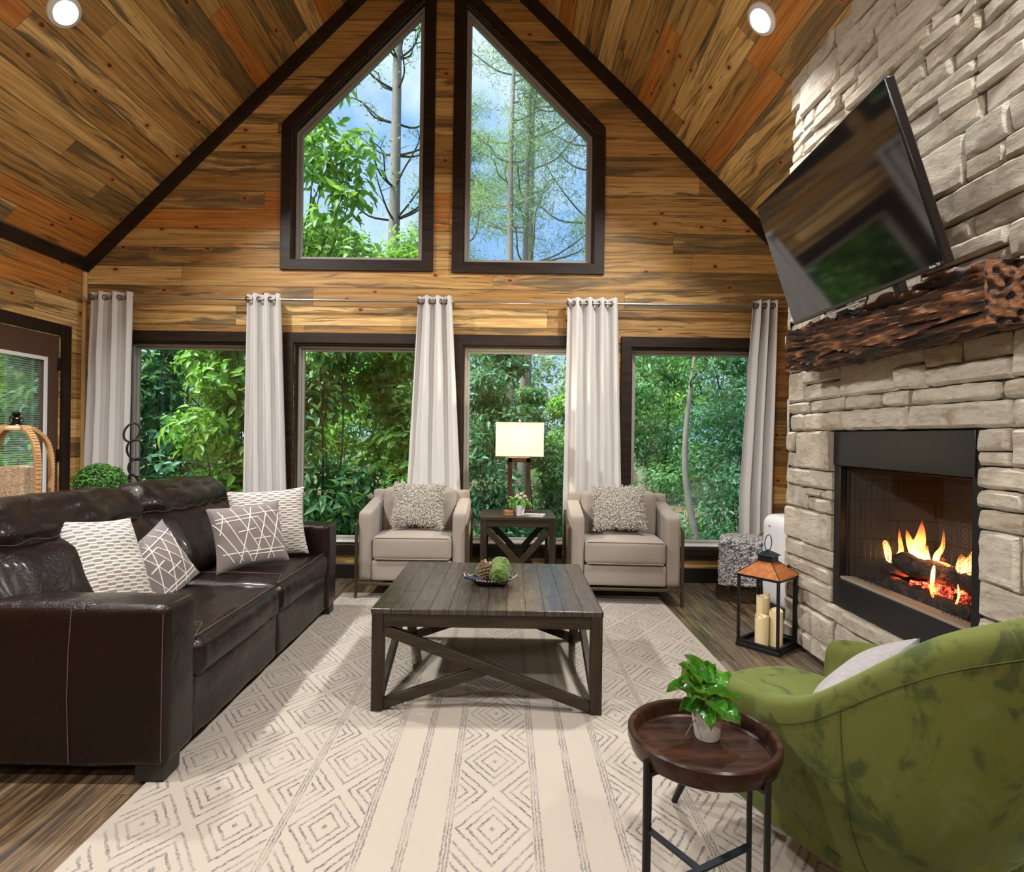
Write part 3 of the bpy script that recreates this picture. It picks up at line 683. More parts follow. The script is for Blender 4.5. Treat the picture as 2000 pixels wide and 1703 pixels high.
# ------------------------------------------------------------------ recessed ceiling lights
for k, (x, y) in enumerate(CANS):
    sl = SR if x > RX else -SL; n = Vector((-sl, 0, -1)).normalized(); z = ceil_z(x)
    r = empty('recessed_light', (x, y, z), label='round white recessed ceiling light on the roof slope above the %s' % ('leather sofa', 'television')[k], cat='ceiling light')
    r.rotation_euler = n.to_track_quat('Z', 'Y').to_euler()
    MB().lathe([(.066, .002), (.066, .012), (.072, .016), (.095, .008), (.098, 0), (.098, -.01)], n=40).build('trim_ring', flat('white_light_trim', (.8, .8, .82), .35), r)
    t = NT('lit_lens'); t.p(col=(.9, .9, .9), emit=(.97, .98, 1), es=14)
    MB().lathe([(0, .009), (.067, .006), (.067, 0)], n=32).build('lens', t.m, r)

# ------------------------------------------------------------------ rug
def rug_mat():
    t = NT('ivory_rug_with_grey_lattice'); x, y, z = t.xyz(t.obj())
    n = t.noise(t.obj(), 34, 3, .6); nw = t.noise(t.obj(), 55, 2, .5); w2 = t.noise(t.obj(), 9, 2, .5)
    xw = t.math('ADD', x, t.math('MULTIPLY', t.math('SUBTRACT', nw, .5), .012)); yw = t.math('ADD', y, t.math('MULTIPLY', t.math('SUBTRACT', n, .5), .016))
    ax = t.math('ABSOLUTE', xw)
    PY = .365
    def lattice(cx, px):      # concentric diamonds on a centred lattice, cell px x PY
        u = t.math('DIVIDE', t.math('SUBTRACT', ax if cx is not None else xw, cx or 0.0), px); v = t.math('ADD', t.math('DIVIDE', yw, PY), .53)
        def dm(ou, ov):
            fu = t.math('ABSOLUTE', t.math('SUBTRACT', t.math('FRACT', t.math('ADD', u, ou)), .5)); fv = t.math('ABSOLUTE', t.math('SUBTRACT', t.math('FRACT', t.math('ADD', v, ov)), .5))
            return t.math('ADD', fu, fv)
        d = t.math('MINIMUM', dm(.5, .5), dm(0, 0))      # 0 at centres, .5 at cell edge
        q = t.math('MULTIPLY', d, 8.6); f = t.math('ABSOLUTE', t.math('SUBTRACT', t.math('FRACT', q), .5))
        ln = t.smooth(f, .20, .09)
        inr = t.math('MULTIPLY', t.math('GREATER_THAN', d, .10), t.math('LESS_THAN', d, .44))
        return t.math('MAXIMUM', t.math('MULTIPLY', ln, inr), t.smooth(d, .045, .02))
    c_in = lattice(None, .27)
    c_out = lattice(.51, .26)
    c_far = lattice(.78, .28)
    m_in = t.math('LESS_THAN', ax, .118); m_mid = t.math('MULTIPLY', t.math('GREATER_THAN', ax, .40), t.math('LESS_THAN', ax, .62)); m_far = t.math('MULTIPLY', t.math('GREATER_THAN', ax, .66), t.math('LESS_THAN', ax, 1.15))
    pat = t.math('MAXIMUM', t.math('MAXIMUM', t.math('MULTIPLY', c_in, m_in), t.math('MULTIPLY', c_out, m_mid)), t.math('MULTIPLY', c_far, m_far))
    for c in (.135, .26, .385, .64):
        d = t.math('ABSOLUTE', t.math('SUBTRACT', ax, c)); k = t.math('ABSOLUTE', t.math('SUBTRACT', t.math('FRACT', t.math('MULTIPLY', d, 100)), .5))
        tr = t.math('MULTIPLY', t.smooth(k, .12, .32), t.math('LESS_THAN', d, .0155)); pat = t.math('MAXIMUM', pat, t.math('MULTIPLY', tr, .85))
    dash = t.math('ADD', .45, t.math('MULTIPLY', t.smooth(t.noise(t.vec(t.math('MULTIPLY', x, 1), y, 0), 95, 2, .7), .42, .55), .55)); fade = t.math('ADD', .5, t.math('MULTIPLY', t.smooth(w2, .35, .6), .5))
    pat = t.math('MULTIPLY', t.math('MULTIPLY', pat, dash), fade)
    pile = t.noise(t.obj(), 260, 2, .6); blot = t.noise(t.obj(), 2.2, 4, .6)
    base = t.mix(blot, (.315, .275, .23), (.375, .335, .285)); base = t.mix(t.math('MULTIPLY', pile, .35), base, (.27, .23, .185))
    col = t.mix(t.math('MULTIPLY', pat, .88), base, (.075, .07, .072))
    t.p(col=col, rough=.95, spec=.1, sheen=.15, norm=t.bump(t.math('SUBTRACT', pile, t.math('MULTIPLY', pat, .8)), .6, .004)); return t.m
rx0, rx1, ry0, ry1 = -1.203, 1.158, 1.0, 4.36
m = MB().soft((0, 0, .006), (rx1 - rx0, ry1 - ry0, .012), .005, n=24)
o = m.build('area_rug', rug_mat(), loc=((rx0 + rx1) / 2, (ry0 + ry1) / 2, 0)); tag(o, 'large ivory rug with grey diamond and stripe pattern under the coffee table', 'rug')

# ------------------------------------------------------------------ leather sofa
def leather():
    t = NT('dark_brown_leather'); v = t.obj(); n = t.noise(v, 3.2, 5, .6, .6); f = t.noise(v, 150, 3, .6); cr_ = t.noise(v, 11, 5, .65, 1.2)
    vo = t.n('TexVoronoi', {'Vector': v, 'Scale': 230}, feature='DISTANCE_TO_EDGE').outputs[0]
    c = t.mix(n, (.0055, .0026, .0022), (.012, .0052, .004)); c = t.mix(t.smooth(cr_, .60, .78), c, (.022, .010, .007))
    h = t.math('ADD', t.math('MULTIPLY', vo, .35), t.math('ADD', t.math('MULTIPLY', cr_, 2.2), t.math('MULTIPLY', f, .08)))
    t.p(col=c, rough=t.math('ADD', .20, t.math('MULTIPLY', n, .14)), spec=.2, coat=.2, crough=.13, norm=t.bump(h, .38, .008)); return t.m
M['leather'] = leather()
def thread():
    t = NT('tan_saddle_stitch'); x, y, z = t.xyz(t.obj()); f = t.math('FRACT', t.math('MULTIPLY', t.math('ADD', t.math('ADD', x, y), z), 90))
    t.p(col=t.mix(t.math('GREATER_THAN', f, .3), (.02, .010, .007), (.13, .075, .047)), rough=.7); return t.m
M['thread'] = thread()
SX0, SX1, SY0, SY1 = -2.14, -1.13, 1.955, 3.925
so = empty('leather_sofa', ((SX0 + SX1) / 2, (SY0 + SY1) / 2, 0), label='dark brown leather two-cushion sofa with tan stitching along the rug edge', cat='sofa')
ox, oy = so.location.x, so.location.y
def SB(m, x0, x1, y0, y1, z0, z1, r=.03, **k): return m.soft(((x0 + x1) / 2 - ox, (y0 + y1) / 2 - oy, (z0 + z1) / 2), (x1 - x0, y1 - y0, z1 - z0), r, **k)
def seam(pts, par=so, r=.0016, name='stitching'):
    return MB().tube([(p[0] - ox, p[1] - oy, p[2]) for p in pts], r, 6).build(name, M['thread'], par, weld=False)
for (y0, y1, nr) in ((SY0, SY0 + .185, 1), (SY1 - .185, SY1, 0)):
    o = SB(MB(), SX0, SX1, y0, y1, .065, .608, .022, n=22, nz=.006, nsc=5, seed=y0, bulge=(.006, .010, .010)).build('arm', M['leather'], so)
    if nr:
        seam([(SX0 + .02, y0 + .012, .606), (SX1 - .1, y0 + .012, .608), (SX1 - .035, y0 + .008, .602), (SX1 - .012, y0 + .006, .585)], o)
        seam([(SX1 - .012, y0 - .002, .585), (SX1 - .013, y0 - .004, .4), (SX1 - .014, y0 - .003, .09)], o)
        seam([(SX1 - .32, y0 - .003, .60), (SX1 - .322, y0 - .013, .45), (SX1 - .324, y0 - .014, .3), (SX1 - .323, y0 - .004, .08)], o)
        seam([(SX1 - .012, y0 + .01, .606), (SX1 - .010, y1 - .02, .606)], o)
    else:
        seam([(SX1 - .004, y0 + .01, .604), (SX1 - .004, y1 - .02, .604)], o)
SB(MB(), SX0, SX1 - .012, SY0 + .183, (SY0 + SY1) / 2 - .001, .065, .295, .018, n=16, nz=.007, nsc=9, bulge=(.008, 0, 0)).build('front_rail', M['leather'], so)
SB(MB(), SX0, SX1 - .012, (SY0 + SY1) / 2 + .001, SY1 - .183, .065, .295, .018, n=16, nz=.007, nsc=9, seed=4, bulge=(.008, 0, 0)).build('front_rail', M['leather'], so)
ym = (SY0 + SY1) / 2
for k, (y0, y1) in enumerate(((SY0 + .188, ym - .002), (ym + .002, SY1 - .188))):
    def wr(p, q, k=k):
        if q[2] > .2: p = p + Vector((0, 0, .010 * noise.noise(Vector((p.x * 9 + k * 9, p.y * 5, 0))) + .006 * noise.noise(Vector((p.x * 26, p.y * 14, k)))))
        if q[0] > .6: p = p + Vector((.012 * noise.noise(Vector((p.y * 16 + k * 5, p.z * 2.5, 3))), 0, 0))
        return p
    o = SB(MB(), SX0 + .2, SX1 + .004, y0, y1, .275, .43, .045, n=30, bulge=(.018, 0, .032), fn=wr).build('seat_cushion', M['leather'], so)
    f = lambda y: .012 * (1 - ((y - (y0 + y1) / 2) / ((y1 - y0) / 2)) ** 2)
    seam([(SX1 - .022 + f(y) * .6, y, .436 + f(y) * .15) for y in [y0 + .03 + (y1 - y0 - .06) * i / 14 for i in range(15)]], o, .0018, 'piping')
    seam([(SX1 - .022, y0 + .025, .434)] + [(x, y0 + .14, .44 + .02 * math.sin(PI * (x - SX0 - .2) / 1.0)) for x in (SX1 - .05, SX1 - .3, SX1 - .5)], o, .0015)
MB().bb(SX0 - ox, SX0 + .14 - ox, SY0 + .02 - oy, SY1 - .02 - oy, .06, .80).build('back_frame', M['leather'], so, bevel=.04, seg=4)
for k, (y0, y1, zt) in enumerate(((SY0 + .03, ym + .0, .905), (ym + .0, SY1 - .10, .885))):
    def bk(p, q, k=k):
        u = max(0, (p.z + .25) / .5); p = p + Vector((-.20 * u + .02 * math.sin(u * 6), 0, 0))
        w_ = noise.noise(Vector((p.y * 6 + k * 11, p.z * 5, p.x * 3))); w2_ = noise.noise(Vector((p.y * 17, p.z * 6 + k * 7, 1)))
        p = p + Vector((.02 * w_ + .011 * w2_, 0, .012 * noise.noise(Vector((p.y * 9, k, p.x * 4)))))
        # head-roll crease
        cz = .115; p.x -= .030 * math.exp(-((p.z - cz) / .022) ** 2) * (1 if q[0] > .3 else 0)
        return p
    o = MB().soft((-1.735 - ox + .0, (y0 + y1) / 2 - oy, .665), (.26, y1 - y0 - .004, .50), .10, bulge=(.045, 0, .02), n=34, fn=bk).build('back_cushion', M['leather'], so)
    fs = lambda y, x, z: Vector((x, y, z))
    def surf(y, z):      # rough front-surface position for seams
        u = (z - .415) / .5; yy = y - (y0 + y1) / 2
        e = min(abs(yy - (-(y1 - y0) / 2)), abs(yy - (y1 - y0) / 2)); return -1.735 + .13 - .20 * u + .045 * (1 - (2 * yy / (y1 - y0)) ** 2) * (1 - ((z - .665) / .25) ** 2) - (.1 - math.sqrt(max(0, .01 - max(0, .1 - e) ** 2)))
    dgm = bpy.context.evaluated_depsgraph_get()
    from mathutils.bvhtree import BVHTree
    bv = BVHTree.FromPolygons([v.co for v in o.data.vertices], [tuple(p.vertices) for p in o.data.polygons])
    def onfront(y, z, out=.001):
        h = bv.ray_cast(Vector((-1.0 - ox, y - oy, z)), Vector((-1, 0, 0))); return (h[0] + h[1] * out) if h[0] else None
    def drape(name, path, r=.0016):
        pts = [q for q in (onfront(y, z) for y, z in path) if q is not None]
        if len(pts) > 2: MB().tube(pts, r, 6).build(name, M['thread'], o, weld=False)
    n_ = 40
    drape('stitching', [(y0 + .02 + (y1 - y0 - .04) * i / n_, .785 + .006 * math.sin(i)) for i in range(n_ + 1)])
    drape('stitching', [((y0 + y1) / 2 + .24 * (1 if k else .3), .775 - .33 * i / 20) for i in range(21)])
for (x, y) in ((SX1 - .06, SY0 + .06), (SX1 - .06, SY1 - .06), (SX0 + .06, SY0 + .06), (SX0 + .06, SY1 - .06)):
    z0 = .0125 if x > rx0 and y > 1.0 and y < 4.36 else 0
    MB().soft((x - ox, y - oy, (.07 + z0) / 2), (.1, .1, .07 - z0), .006, n=3).build('foot', flat('black_sofa_foot', (.008, .007, .007), .4), so)

# ------------------------------------------------------------------ throw pillows
def pillow_mesh(wd, ht, th, n=30, fur=0, seed=0, lump=.012):
    m = MB()
    def P(sg):
        def f(u, v):
            a, b = 2 * u - 1, 2 * v - 1; A = math.copysign(abs(a) ** .85, a); B = math.copysign(abs(b) ** .85, b)
            pin = 1 - .10 * (1 - abs(B) ** 2) * abs(A) ** 3; pin2 = 1 - .08 * (1 - abs(A) ** 2) * abs(B) ** 3
            t_ = th / 2 * ((1 - abs(A) ** 2.6) * (1 - abs(B) ** 2.6)) ** .55
            x, z = A * wd / 2 * pin, B * ht / 2 * pin2
            nn = noise.noise(Vector((x * 7 + seed, z * 7, sg * 3))) * lump * (t_ / (th / 2))
            p = Vector((x, sg * (t_ + nn), z))
            if fur:
                q = noise.noise_vector(Vector((x, p.y, z)) * 48 + Vector((seed, 0, 0))); q2 = noise.noise_vector(Vector((x, p.y, z)) * 110)
                p += Vector(q) * fur + Vector(q2) * fur * .5 + Vector((0, sg * fur * .4, 0))
            return p
        return f
    m.grid(P(-1), n, n); m.grid(P(1), n, n); return m
def place_pillow(c, face, back, spin, size, mat, label, name='throw_pillow', cat='pillow', group=None, th=.15, fur=0, n=30, seed=0):
    """face: direction the front looks at in plan (degrees, 0 = +x, -90 = towards the camera); back: lean back angle; spin: roll about its own normal"""
    o = pillow_mesh(size[0], size[1], th, n, fur, seed).build(name, mat, loc=c)
    a = math.radians(face); f = Vector((math.cos(a), math.sin(a), 0)); R = Matrix((Vector((-f.y, f.x, 0)), -f, Vector((0, 0, 1)))).transposed()
    R = R @ Matrix.Rotation(-math.radians(back), 3, 'X') @ Matrix.Rotation(math.radians(spin), 3, 'Y')
    o.rotation_euler = R.to_euler(); return tag(o, label, cat, group)
def stripe_mat():
    t = NT('cream_pillow_with_woven_grey_stripes'); x, y, z = t.xyz(t.obj()); w_ = t.noise(t.obj(), 14, 2, .5)
    r = t.math('ADD', t.math('MULTIPLY', z, 68), t.math('MULTIPLY', w_, .5)); i = t.math('FLOOR', r); fr = t.math('SUBTRACT', r, i)
    a = t.math('FRACT', t.math('ADD', t.math('MULTIPLY', x, 15), t.math('MULTIPLY', t.math('MODULO', i, 2.0), .5)))
    th = t.math('ADD', .30, t.math('MULTIPLY', t.math('GREATER_THAN', a, .5), .14))
    ln = t.smooth(t.math('ABSOLUTE', t.math('SUBTRACT', fr, .5)), t.math('ADD', .0, th), t.math('SUBTRACT', th, .12)); n = t.noise(t.obj(), 300, 2, .5)
    base = t.mix(n, (.60, .55, .48), (.74, .70, .63)); c = t.mix(t.math('MULTIPLY', t.math('SUBTRACT', 1.0, ln), 0.0), base, (0, 0, 0)); c = t.mix(t.math('MULTIPLY', ln, t.math('ADD', .62, t.math('MULTIPLY', t.math('GREATER_THAN', a, .5), .3))), base, (.17, .155, .15))
    t.p(col=c, rough=.9, spec=.15, sheen=.2, norm=t.bump(t.math('SUBTRACT', n, ln), .6, .004)); return t.m
M['stripe'] = stripe_mat()
M['greycloth'] = fabric('grey_linen', (.175, .15, .145), .2, 380)
M['whiteline'] = flat('cream_embroidery', (.68, .62, .57), .8)
def surf_lines(o, segs, r=.0028, name='embroidered_lines'):
    from mathutils.bvhtree import BVHTree
    bv = BVHTree.FromPolygons([v.co for v in o.data.vertices], [tuple(p.vertices) for p in o.data.polygons]); m = MB()
    for (a, b) in segs:
        pts = []
        for i in range(13):
            u = a[0] + (b[0] - a[0]) * i / 12; v = a[1] + (b[1] - a[1]) * i / 12
            h = bv.ray_cast(Vector((u, -1, v)), Vector((0, 1, 0)))
            if h[0]: pts.append(h[0] + h[1] * (.0004 if h[1].y < 0 else -.0004))
        if len(pts) > 1: m.tube(pts, r, 6)
    return m.build(name, M['whiteline'], o, weld=False)
geo_segs = []
rgp = random.Random(12)
for (a, b) in [((-.9, .62), (.95, .70)), ((-.9, .50), (.2, .54)), ((-.85, -.55), (.9, -.62)), ((-.2, -.68), (.85, -.74)), ((-.8, .9), (-.1, -.9)), ((-.95, .5), (-.35, -.85)), ((-.1, .9), (.55, -.9)), ((-.45, .95), (.15, -.6)),
               ((.1, .9), (-.45, -.9)), ((.5, .7), (-.05, -.9)), ((.9, .6), (.35, -.9)), ((.35, .9), (.95, -.4)), ((.2, .54), (.85, -.65)), ((-.95, -.1), (-.6, -.85)), ((-.7, .75), (-.85, .1)), ((.6, .9), (.95, .2)), ((-.4, .1), (.1, .15)), ((.0, -.2), (.5, -.2))]:
    geo_segs.append(((a[0] * .195, a[1] * .165), (b[0] * .195, b[1] * .165)))
place_pillow((-1.665, 2.43, .635), -12, 27, 7, (.37, .43), M['stripe'], 'cream striped square pillow against the near back cushion of the sofa', th=.14, seed=3, group='throw pillows on the leather sofa')
o = place_pillow((-1.615, 2.69, .555), -14, 20, -24, (.41, .33), M['greycloth'], 'grey pillow with cream lines tucked beside the near striped pillow', th=.12, seed=8, group='throw pillows on the leather sofa'); surf_lines(o, geo_segs)
o = place_pillow((-1.43, 3.26, .625), -44, 19, -3, (.41, .36), M['greycloth'], 'grey pillow with cream crossing lines in front of the far striped pillow', th=.12, seed=21, group='throw pillows on the leather sofa'); surf_lines(o, geo_segs)
place_pillow((-1.44, 3.55, .65), -60, 14, -2, (.45, .42), M['stripe'], 'cream striped pillow leaning in the far corner of the sofa', th=.13, seed=30, group='throw pillows on the leather sofa')

# ------------------------------------------------------------------ coffee table
M['table'] = dark_wood('smoked_brown_table_wood', (.009, .0065, .004), (.031, .021, .012), 0, .42, 1.0, .5)
M['tabley'] = dark_wood('smoked_brown_table_wood_lengthwise', (.009, .0065, .004), (.031, .021, .012), 1, .42, 1.0, .5)
M['tablez'] = dark_wood('smoked_brown_table_wood_upright', (.009, .0065, .004), (.031, .021, .012), 2, .42, 1.0, .5)
def top_mat(name, bw=.26, rh=.082):
    t = NT(name); x, y, z = t.xyz(t.obj())
    i = t.math('FLOOR', t.math('DIVIDE', x, rh)); r = t.white(t.vec(i, 2.2, 1)); yy = t.math('ADD', t.math('DIVIDE', y, bw), t.math('MULTIPLY', r, 5)); j = t.math('FLOOR', yy)
    wn = t.n('TexWhiteNoise', {'Vector': t.vec(i, j, 3.3)}, noise_dimensions='3D'); ra, rb, rc = t.xyz(wn.outputs[1])
    fx = t.math('SUBTRACT', t.math('DIVIDE', x, rh), i); fy = t.math('SUBTRACT', yy, j)
    e = t.math('MINIMUM', t.math('MULTIPLY', t.math('MINIMUM', fx, t.math('SUBTRACT', 1.0, fx)), rh), t.math('MULTIPLY', t.math('MINIMUM', fy, t.math('SUBTRACT', 1.0, fy)), bw))
    g = t.smooth(e, .0022, .0006); gn = t.noise(t.vec(t.math('MULTIPLY', x, 30), t.math('ADD', t.math('MULTIPLY', y, 2.5), t.math('MULTIPLY', ra, 20)), ra), 2, 5, .65)
    c = t.mix(t.smooth(gn, .3, .72), (.018, .013, .010), (.055, .043, .034)); c = t.mix(t.math('MULTIPLY', ra, .55), c, (.024, .016, .012)); c = t.mix(t.math('MULTIPLY', g, .8), c, (.008, .006, .005))
    tl = t.math('ADD', t.math('MULTIPLY', t.math('SUBTRACT', rb, .5), t.math('MULTIPLY', fx, 1.0)), t.math('MULTIPLY', t.math('SUBTRACT', rc, .5), fy))
    h = t.math('ADD', t.math('SUBTRACT', t.math('MULTIPLY', gn, .25), g), t.math('MULTIPLY', tl, .9))
    t.p(col=c, rough=t.math('ADD', .16, t.math('MULTIPLY', gn, .2)), spec=.6, norm=t.bump(h, .6, .004)); return t.m
M['tabletop'] = top_mat('blocky_plank_table_top')
def xtable(name, c, W, Dp, Hh, leg, label, cat, rz=0, apr=.055, top=.024, br=.045, z0=.0125, mirror=1, block=None, kay=False):
    t = empty(name, (c[0], c[1], z0), rz, label, cat); h = Hh - z0; w2, d2 = W / 2, Dp / 2
    MB().bb(-w2, w2, -d2, d2, h - top, h).build('table_top', block or M['tabletop'], t, bevel=.003)
    for sx in (-1, 1):
        for sy in (-1, 1):
            MB().bb(*(sorted((sx * (w2 - .003), sx * (w2 - leg)))), *(sorted((sy * (d2 - .003), sy * (d2 - leg)))), 0, h - top).build('leg', M['tablez'], t, bevel=.003)
    zt, zb = h - top - apr, 0; n_ = Vector((0, 0, 1))
    for sy in (-1, 1):
        y = sy * (d2 - leg / 2); MB().bb(-w2 + leg, w2 - leg, y - leg * .35, y + leg * .35, zt, h - top).build('apron', M['table'], t, bevel=.002)
        xa, xb = -w2 + leg * .9, w2 - leg * .9
        MB().bar((xa * mirror, y, zt - br * .35), (xb * mirror, y, br * .55), br, leg * .55, (0, 1, 0) if 0 else (0, 0, 1)).build('brace', M['table'], t, bevel=.002)
        if kay: MB().bar((xb * mirror, y - sy * .004, zt - br * .35), (.02 * mirror, y - sy * .004, zt * .5), br, leg * .5).build('brace', M['table'], t, bevel=.002)
        else: MB().bar((xa * mirror, y - sy * .004, br * .55), (-.01 * mirror, y - sy * .004, (zt) * .5 - br * .1), br, leg * .5).build('brace', M['table'], t, bevel=.002)
    for sx in (-1, 1):
        x = sx * (w2 - leg / 2); MB().bb(x - leg * .35, x + leg * .35, -d2 + leg, d2 - leg, zt, h - top).build('apron', M['tabley'], t, bevel=.002)
        ya, yb = -d2 + leg * .9, d2 - leg * .9
        MB().bar((x, yb, zt - br * .35), (x, ya, br * .55), br, leg * .55).build('brace', M['tabley'], t, bevel=.002)
        MB().bar((x - sx * .004, yb, br * .55), (x - sx * .004, .01, zt * .5 - br * .1), br, leg * .5).build('brace', M['tabley'], t, bevel=.002)
    return t
xtable('coffee_table', (-.063, 2.945), .995, .93, .455, .053, 'large square dark wood coffee table with crossed side braces', 'coffee table', rz=math.radians(-.6))

# ------------------------------------------------------------------ tray centrepiece on the coffee table
TZ = .455
tr = empty('beaded_tray', (-.065, 2.93, TZ), label='small beaded metal tray on the coffee table holding moss balls', cat='tray')
met = flat('aged_silver', (.42, .38, .33), .3, .85, bump=.3, bsc=90)
MB().lathe([(.0, .006), (.055, .006), (.075, .012), (.098, .030), (.1, .031), (.1, .027), (.078, .008), (.055, .002), (.0, .002)], n=40, sx=1.1, sy=.85).build('dish', flat('dark_tray_metal', (.10, .08, .065), .35, .6), tr)
m = MB()
for k in range(46):
    q = 2 * PI * k / 46; m.soft((.1 * 1.1 * math.cos(q), .1 * .85 * math.sin(q), .031), (.010, .010, .008), .004, n=3)
m.build('beaded_rim', met, tr)
for sx in (-1, 1):
    m = MB().tube(crom([(sx * .105, -.03, .03), (sx * .125, -.028, .045), (sx * .135, 0, .05), (sx * .125, .028, .045), (sx * .105, .03, .03)], 5), .0035)
    m.build('handle', met, tr)
def moss_mat():
    t = NT('green_moss'); v = t.obj(); n = t.noise(v, 45, 5, .7); n2 = t.noise(v, 14, 3, .6)
    c = t.ramp(n, [(.25, (.015, .03, .004)), (.5, (.06, .12, .012)), (.72, (.17, .24, .03))]); c = t.mix(t.math('MULTIPLY', n2, .4), c, (.03, .06, .008))
    t.p(col=c, rough=.95, spec=.1, sheen=.3, norm=t.bump(n, 1, .01)); return t.m
M['moss'] = moss_mat()
def ico(r, sub, fn=None):
    bm = bmesh.new(); bmesh.ops.create_icosphere(bm, subdivisions=sub, radius=r)
    if fn:
        for v in bm.verts: v.co = fn(v.co)
    me = bpy.data.meshes.new('ico'); bm.to_mesh(me); bm.free(); return me
for (x, y, z, r, lb) in [(.045, -.045, .060, .052, 'round green moss ball at the front of the beaded tray'), (.048, .052, .068, .055, 'largest moss ball at the back of the beaded tray'), (-.045, .055, .05, .036, 'smallest green moss ball, behind the pine cone in the tray')]:
    me = ico(r, 5, lambda c, s=x: c * (1 + .10 * noise.noise(c * 38 + Vector((s * 99, 0, 0))) + .07 * noise.noise(c * 110) + .04 * noise.noise(c * 260)))
    o = link(me, 'moss_ball', M['moss'], loc=(-.065 + x, 2.93 + y, TZ + z)); tag(o, lb, 'moss ball', 'moss balls in the tray')
pc = empty('pine_cone', (-.065 - .032, 2.93 - .018, TZ + .045), label='brown pine cone standing between the moss balls in the tray', cat='pine cone'); pc.rotation_euler = (.1, .3, .4); pc.scale = (1.25, 1.25, 1.15)
m = MB(); R_ = 0
for k in range(96):
    a = k * 2.399963; f = k / 95; z = -.028 + f * .085; r = .026 * math.sin(PI * min(1, .25 + .75 * (1 - f))) ** .8 + .003
    cx, cy = math.cos(a), math.sin(a); Rm = Matrix.Rotation(a, 3, 'Z') @ Matrix.Rotation(-.5 - f * .5, 3, 'Y')
    m.soft((cx * r, cy * r, z), (.016, .012, .0035), .0017, n=2, rot=Rm)
m.lathe([(0, -.03), (.018, -.02), (.02, 0), (.012, .03), (0, .05)], n=12)
t = NT('pine_cone_scales'); ri = t.n('NewGeometry').outputs['Random Per Island']; t.p(col=t.mix(ri, (.09, .045, .022), (.33, .21, .13)), rough=.7); m.build('scales', t.m, pc, weld=False)
rm = empty('remote_control', (-.065 - .075, 2.93 - .055, TZ + .036), label='slim black remote control resting across the front of the beaded tray', cat='remote control'); rm.rotation_euler = (.0, .10, -.28)
MB().soft((0, 0, 0), (.115, .028, .012), .005, n=5).build('casing', flat('black_remote_plastic', (.012, .012, .016), .3), rm)
m = MB()
for i in range(7):
    for j in (-.007, .007): m.soft((-.045 + i * .013, j, .0068), (.007, .006, .002), .0009, n=2)
m.build('buttons', flat('violet_buttons', (.10, .08, .25), .4), rm)

# ------------------------------------------------------------------ armchairs by the window
M['linen'] = fabric('beige_grey_linen', (.285, .245, .21), .13, 330)
M['bronze'] = flat('brushed_bronze', (.11, .085, .045), .38, .75, var=.3)
def armchair(label):
    W, Dp = .825, .60; t = empty('armchair', (0, 0, 0), 0, label, 'armchair', 'beige armchairs by the window'); w2 = W / 2; fa = .018
    for s in (-1, 1):
        def slope(p, q): return p + Vector((0, 0, (.07 * (p.y + .28) / .56) if q[2] > 0 else 0))
        MB().soft((s * (w2 - fa - .052), .29, .385), (.104, .56, .50), .025, n=14, bulge=(.004, 0, .004), fn=slope).build('arm', M['linen'], t)
    iw = w2 - fa - .105
    MB().soft((0, .25, .21), (iw * 2, .50, .145), .012, n=10).build('base', M['linen'], t)
    o = MB().soft((0, .25, .375), (iw * 2 - .006, .53, .17), .03, n=18, bulge=(.0, .006, .022)).build('seat_cushion', M['linen'], t)
    m = MB(); r_ = iw - .02; m.tube([(-r_, -.012, .452), (r_, -.012, .452)], .0035, 6).tube([(-r_, -.012, .298), (r_, -.012, .298)], .0035, 6); m.build('piping', M['linen'], o)
    MB().soft((0, .42, .60), (iw * 2 - .01, .16, .36), .045, n=18, bulge=(0, .03, .012), rot=Matrix.Rotation(-.13, 3, 'X')).build('back_cushion', M['linen'], t)
    MB().soft((0, .525, .45), (W - .05, .07, .62), .02, n=8).build('backrest', M['linen'], t)
    for s in (-1, 1):
        m = MB(); x = s * (w2 - .009)
        m.bb(x - .009, x + .009, -.012, .022, .0, .545).bb(x - .009, x + .009, .55, .58, 0, .61)
        m.bar((x, -.01, .545), (x, .58, .60), .016, .018); m.build('side_frame', M['bronze'], t, bevel=.002, weld=False)
    for y_ in (-.010, .55): MB().bb(-w2 + .01, w2 - .01, y_, y_ + .022, .105, .125).build('base_rail', M['bronze'], t, bevel=.002)
    return t
a1 = armchair('beige linen armchair with bronze frame between the sofa and end table'); a1.location = (-.668, 4.215, 0); a1.scale = (1, .93, 1)
a2 = copy_tree(a1); a2['label'] = 'beige linen armchair with bronze frame between the end table and the basket'; a2.location = (.868, 4.15, 0); a2.rotation_euler = (0, 0, math.radians(-3))
def zfix(ch, zz):
    for o in ch.children: pass
shag = None
def shag_mat():
    t = NT('cream_shaggy_wool'); v = t.obj(); n = t.noise(v, 60, 4, .7, 1.5); n2 = t.noise(v, 18, 2, .5)
    c = t.ramp(n, [(.25, (.34, .30, .235)), (.45, (.62, .57, .48)), (.62, (.82, .79, .71))]); t.p(col=c, rough=.95, spec=.1, sheen=.4, norm=t.bump(n, 1, .02)); return t.m
M['shag'] = shag_mat()
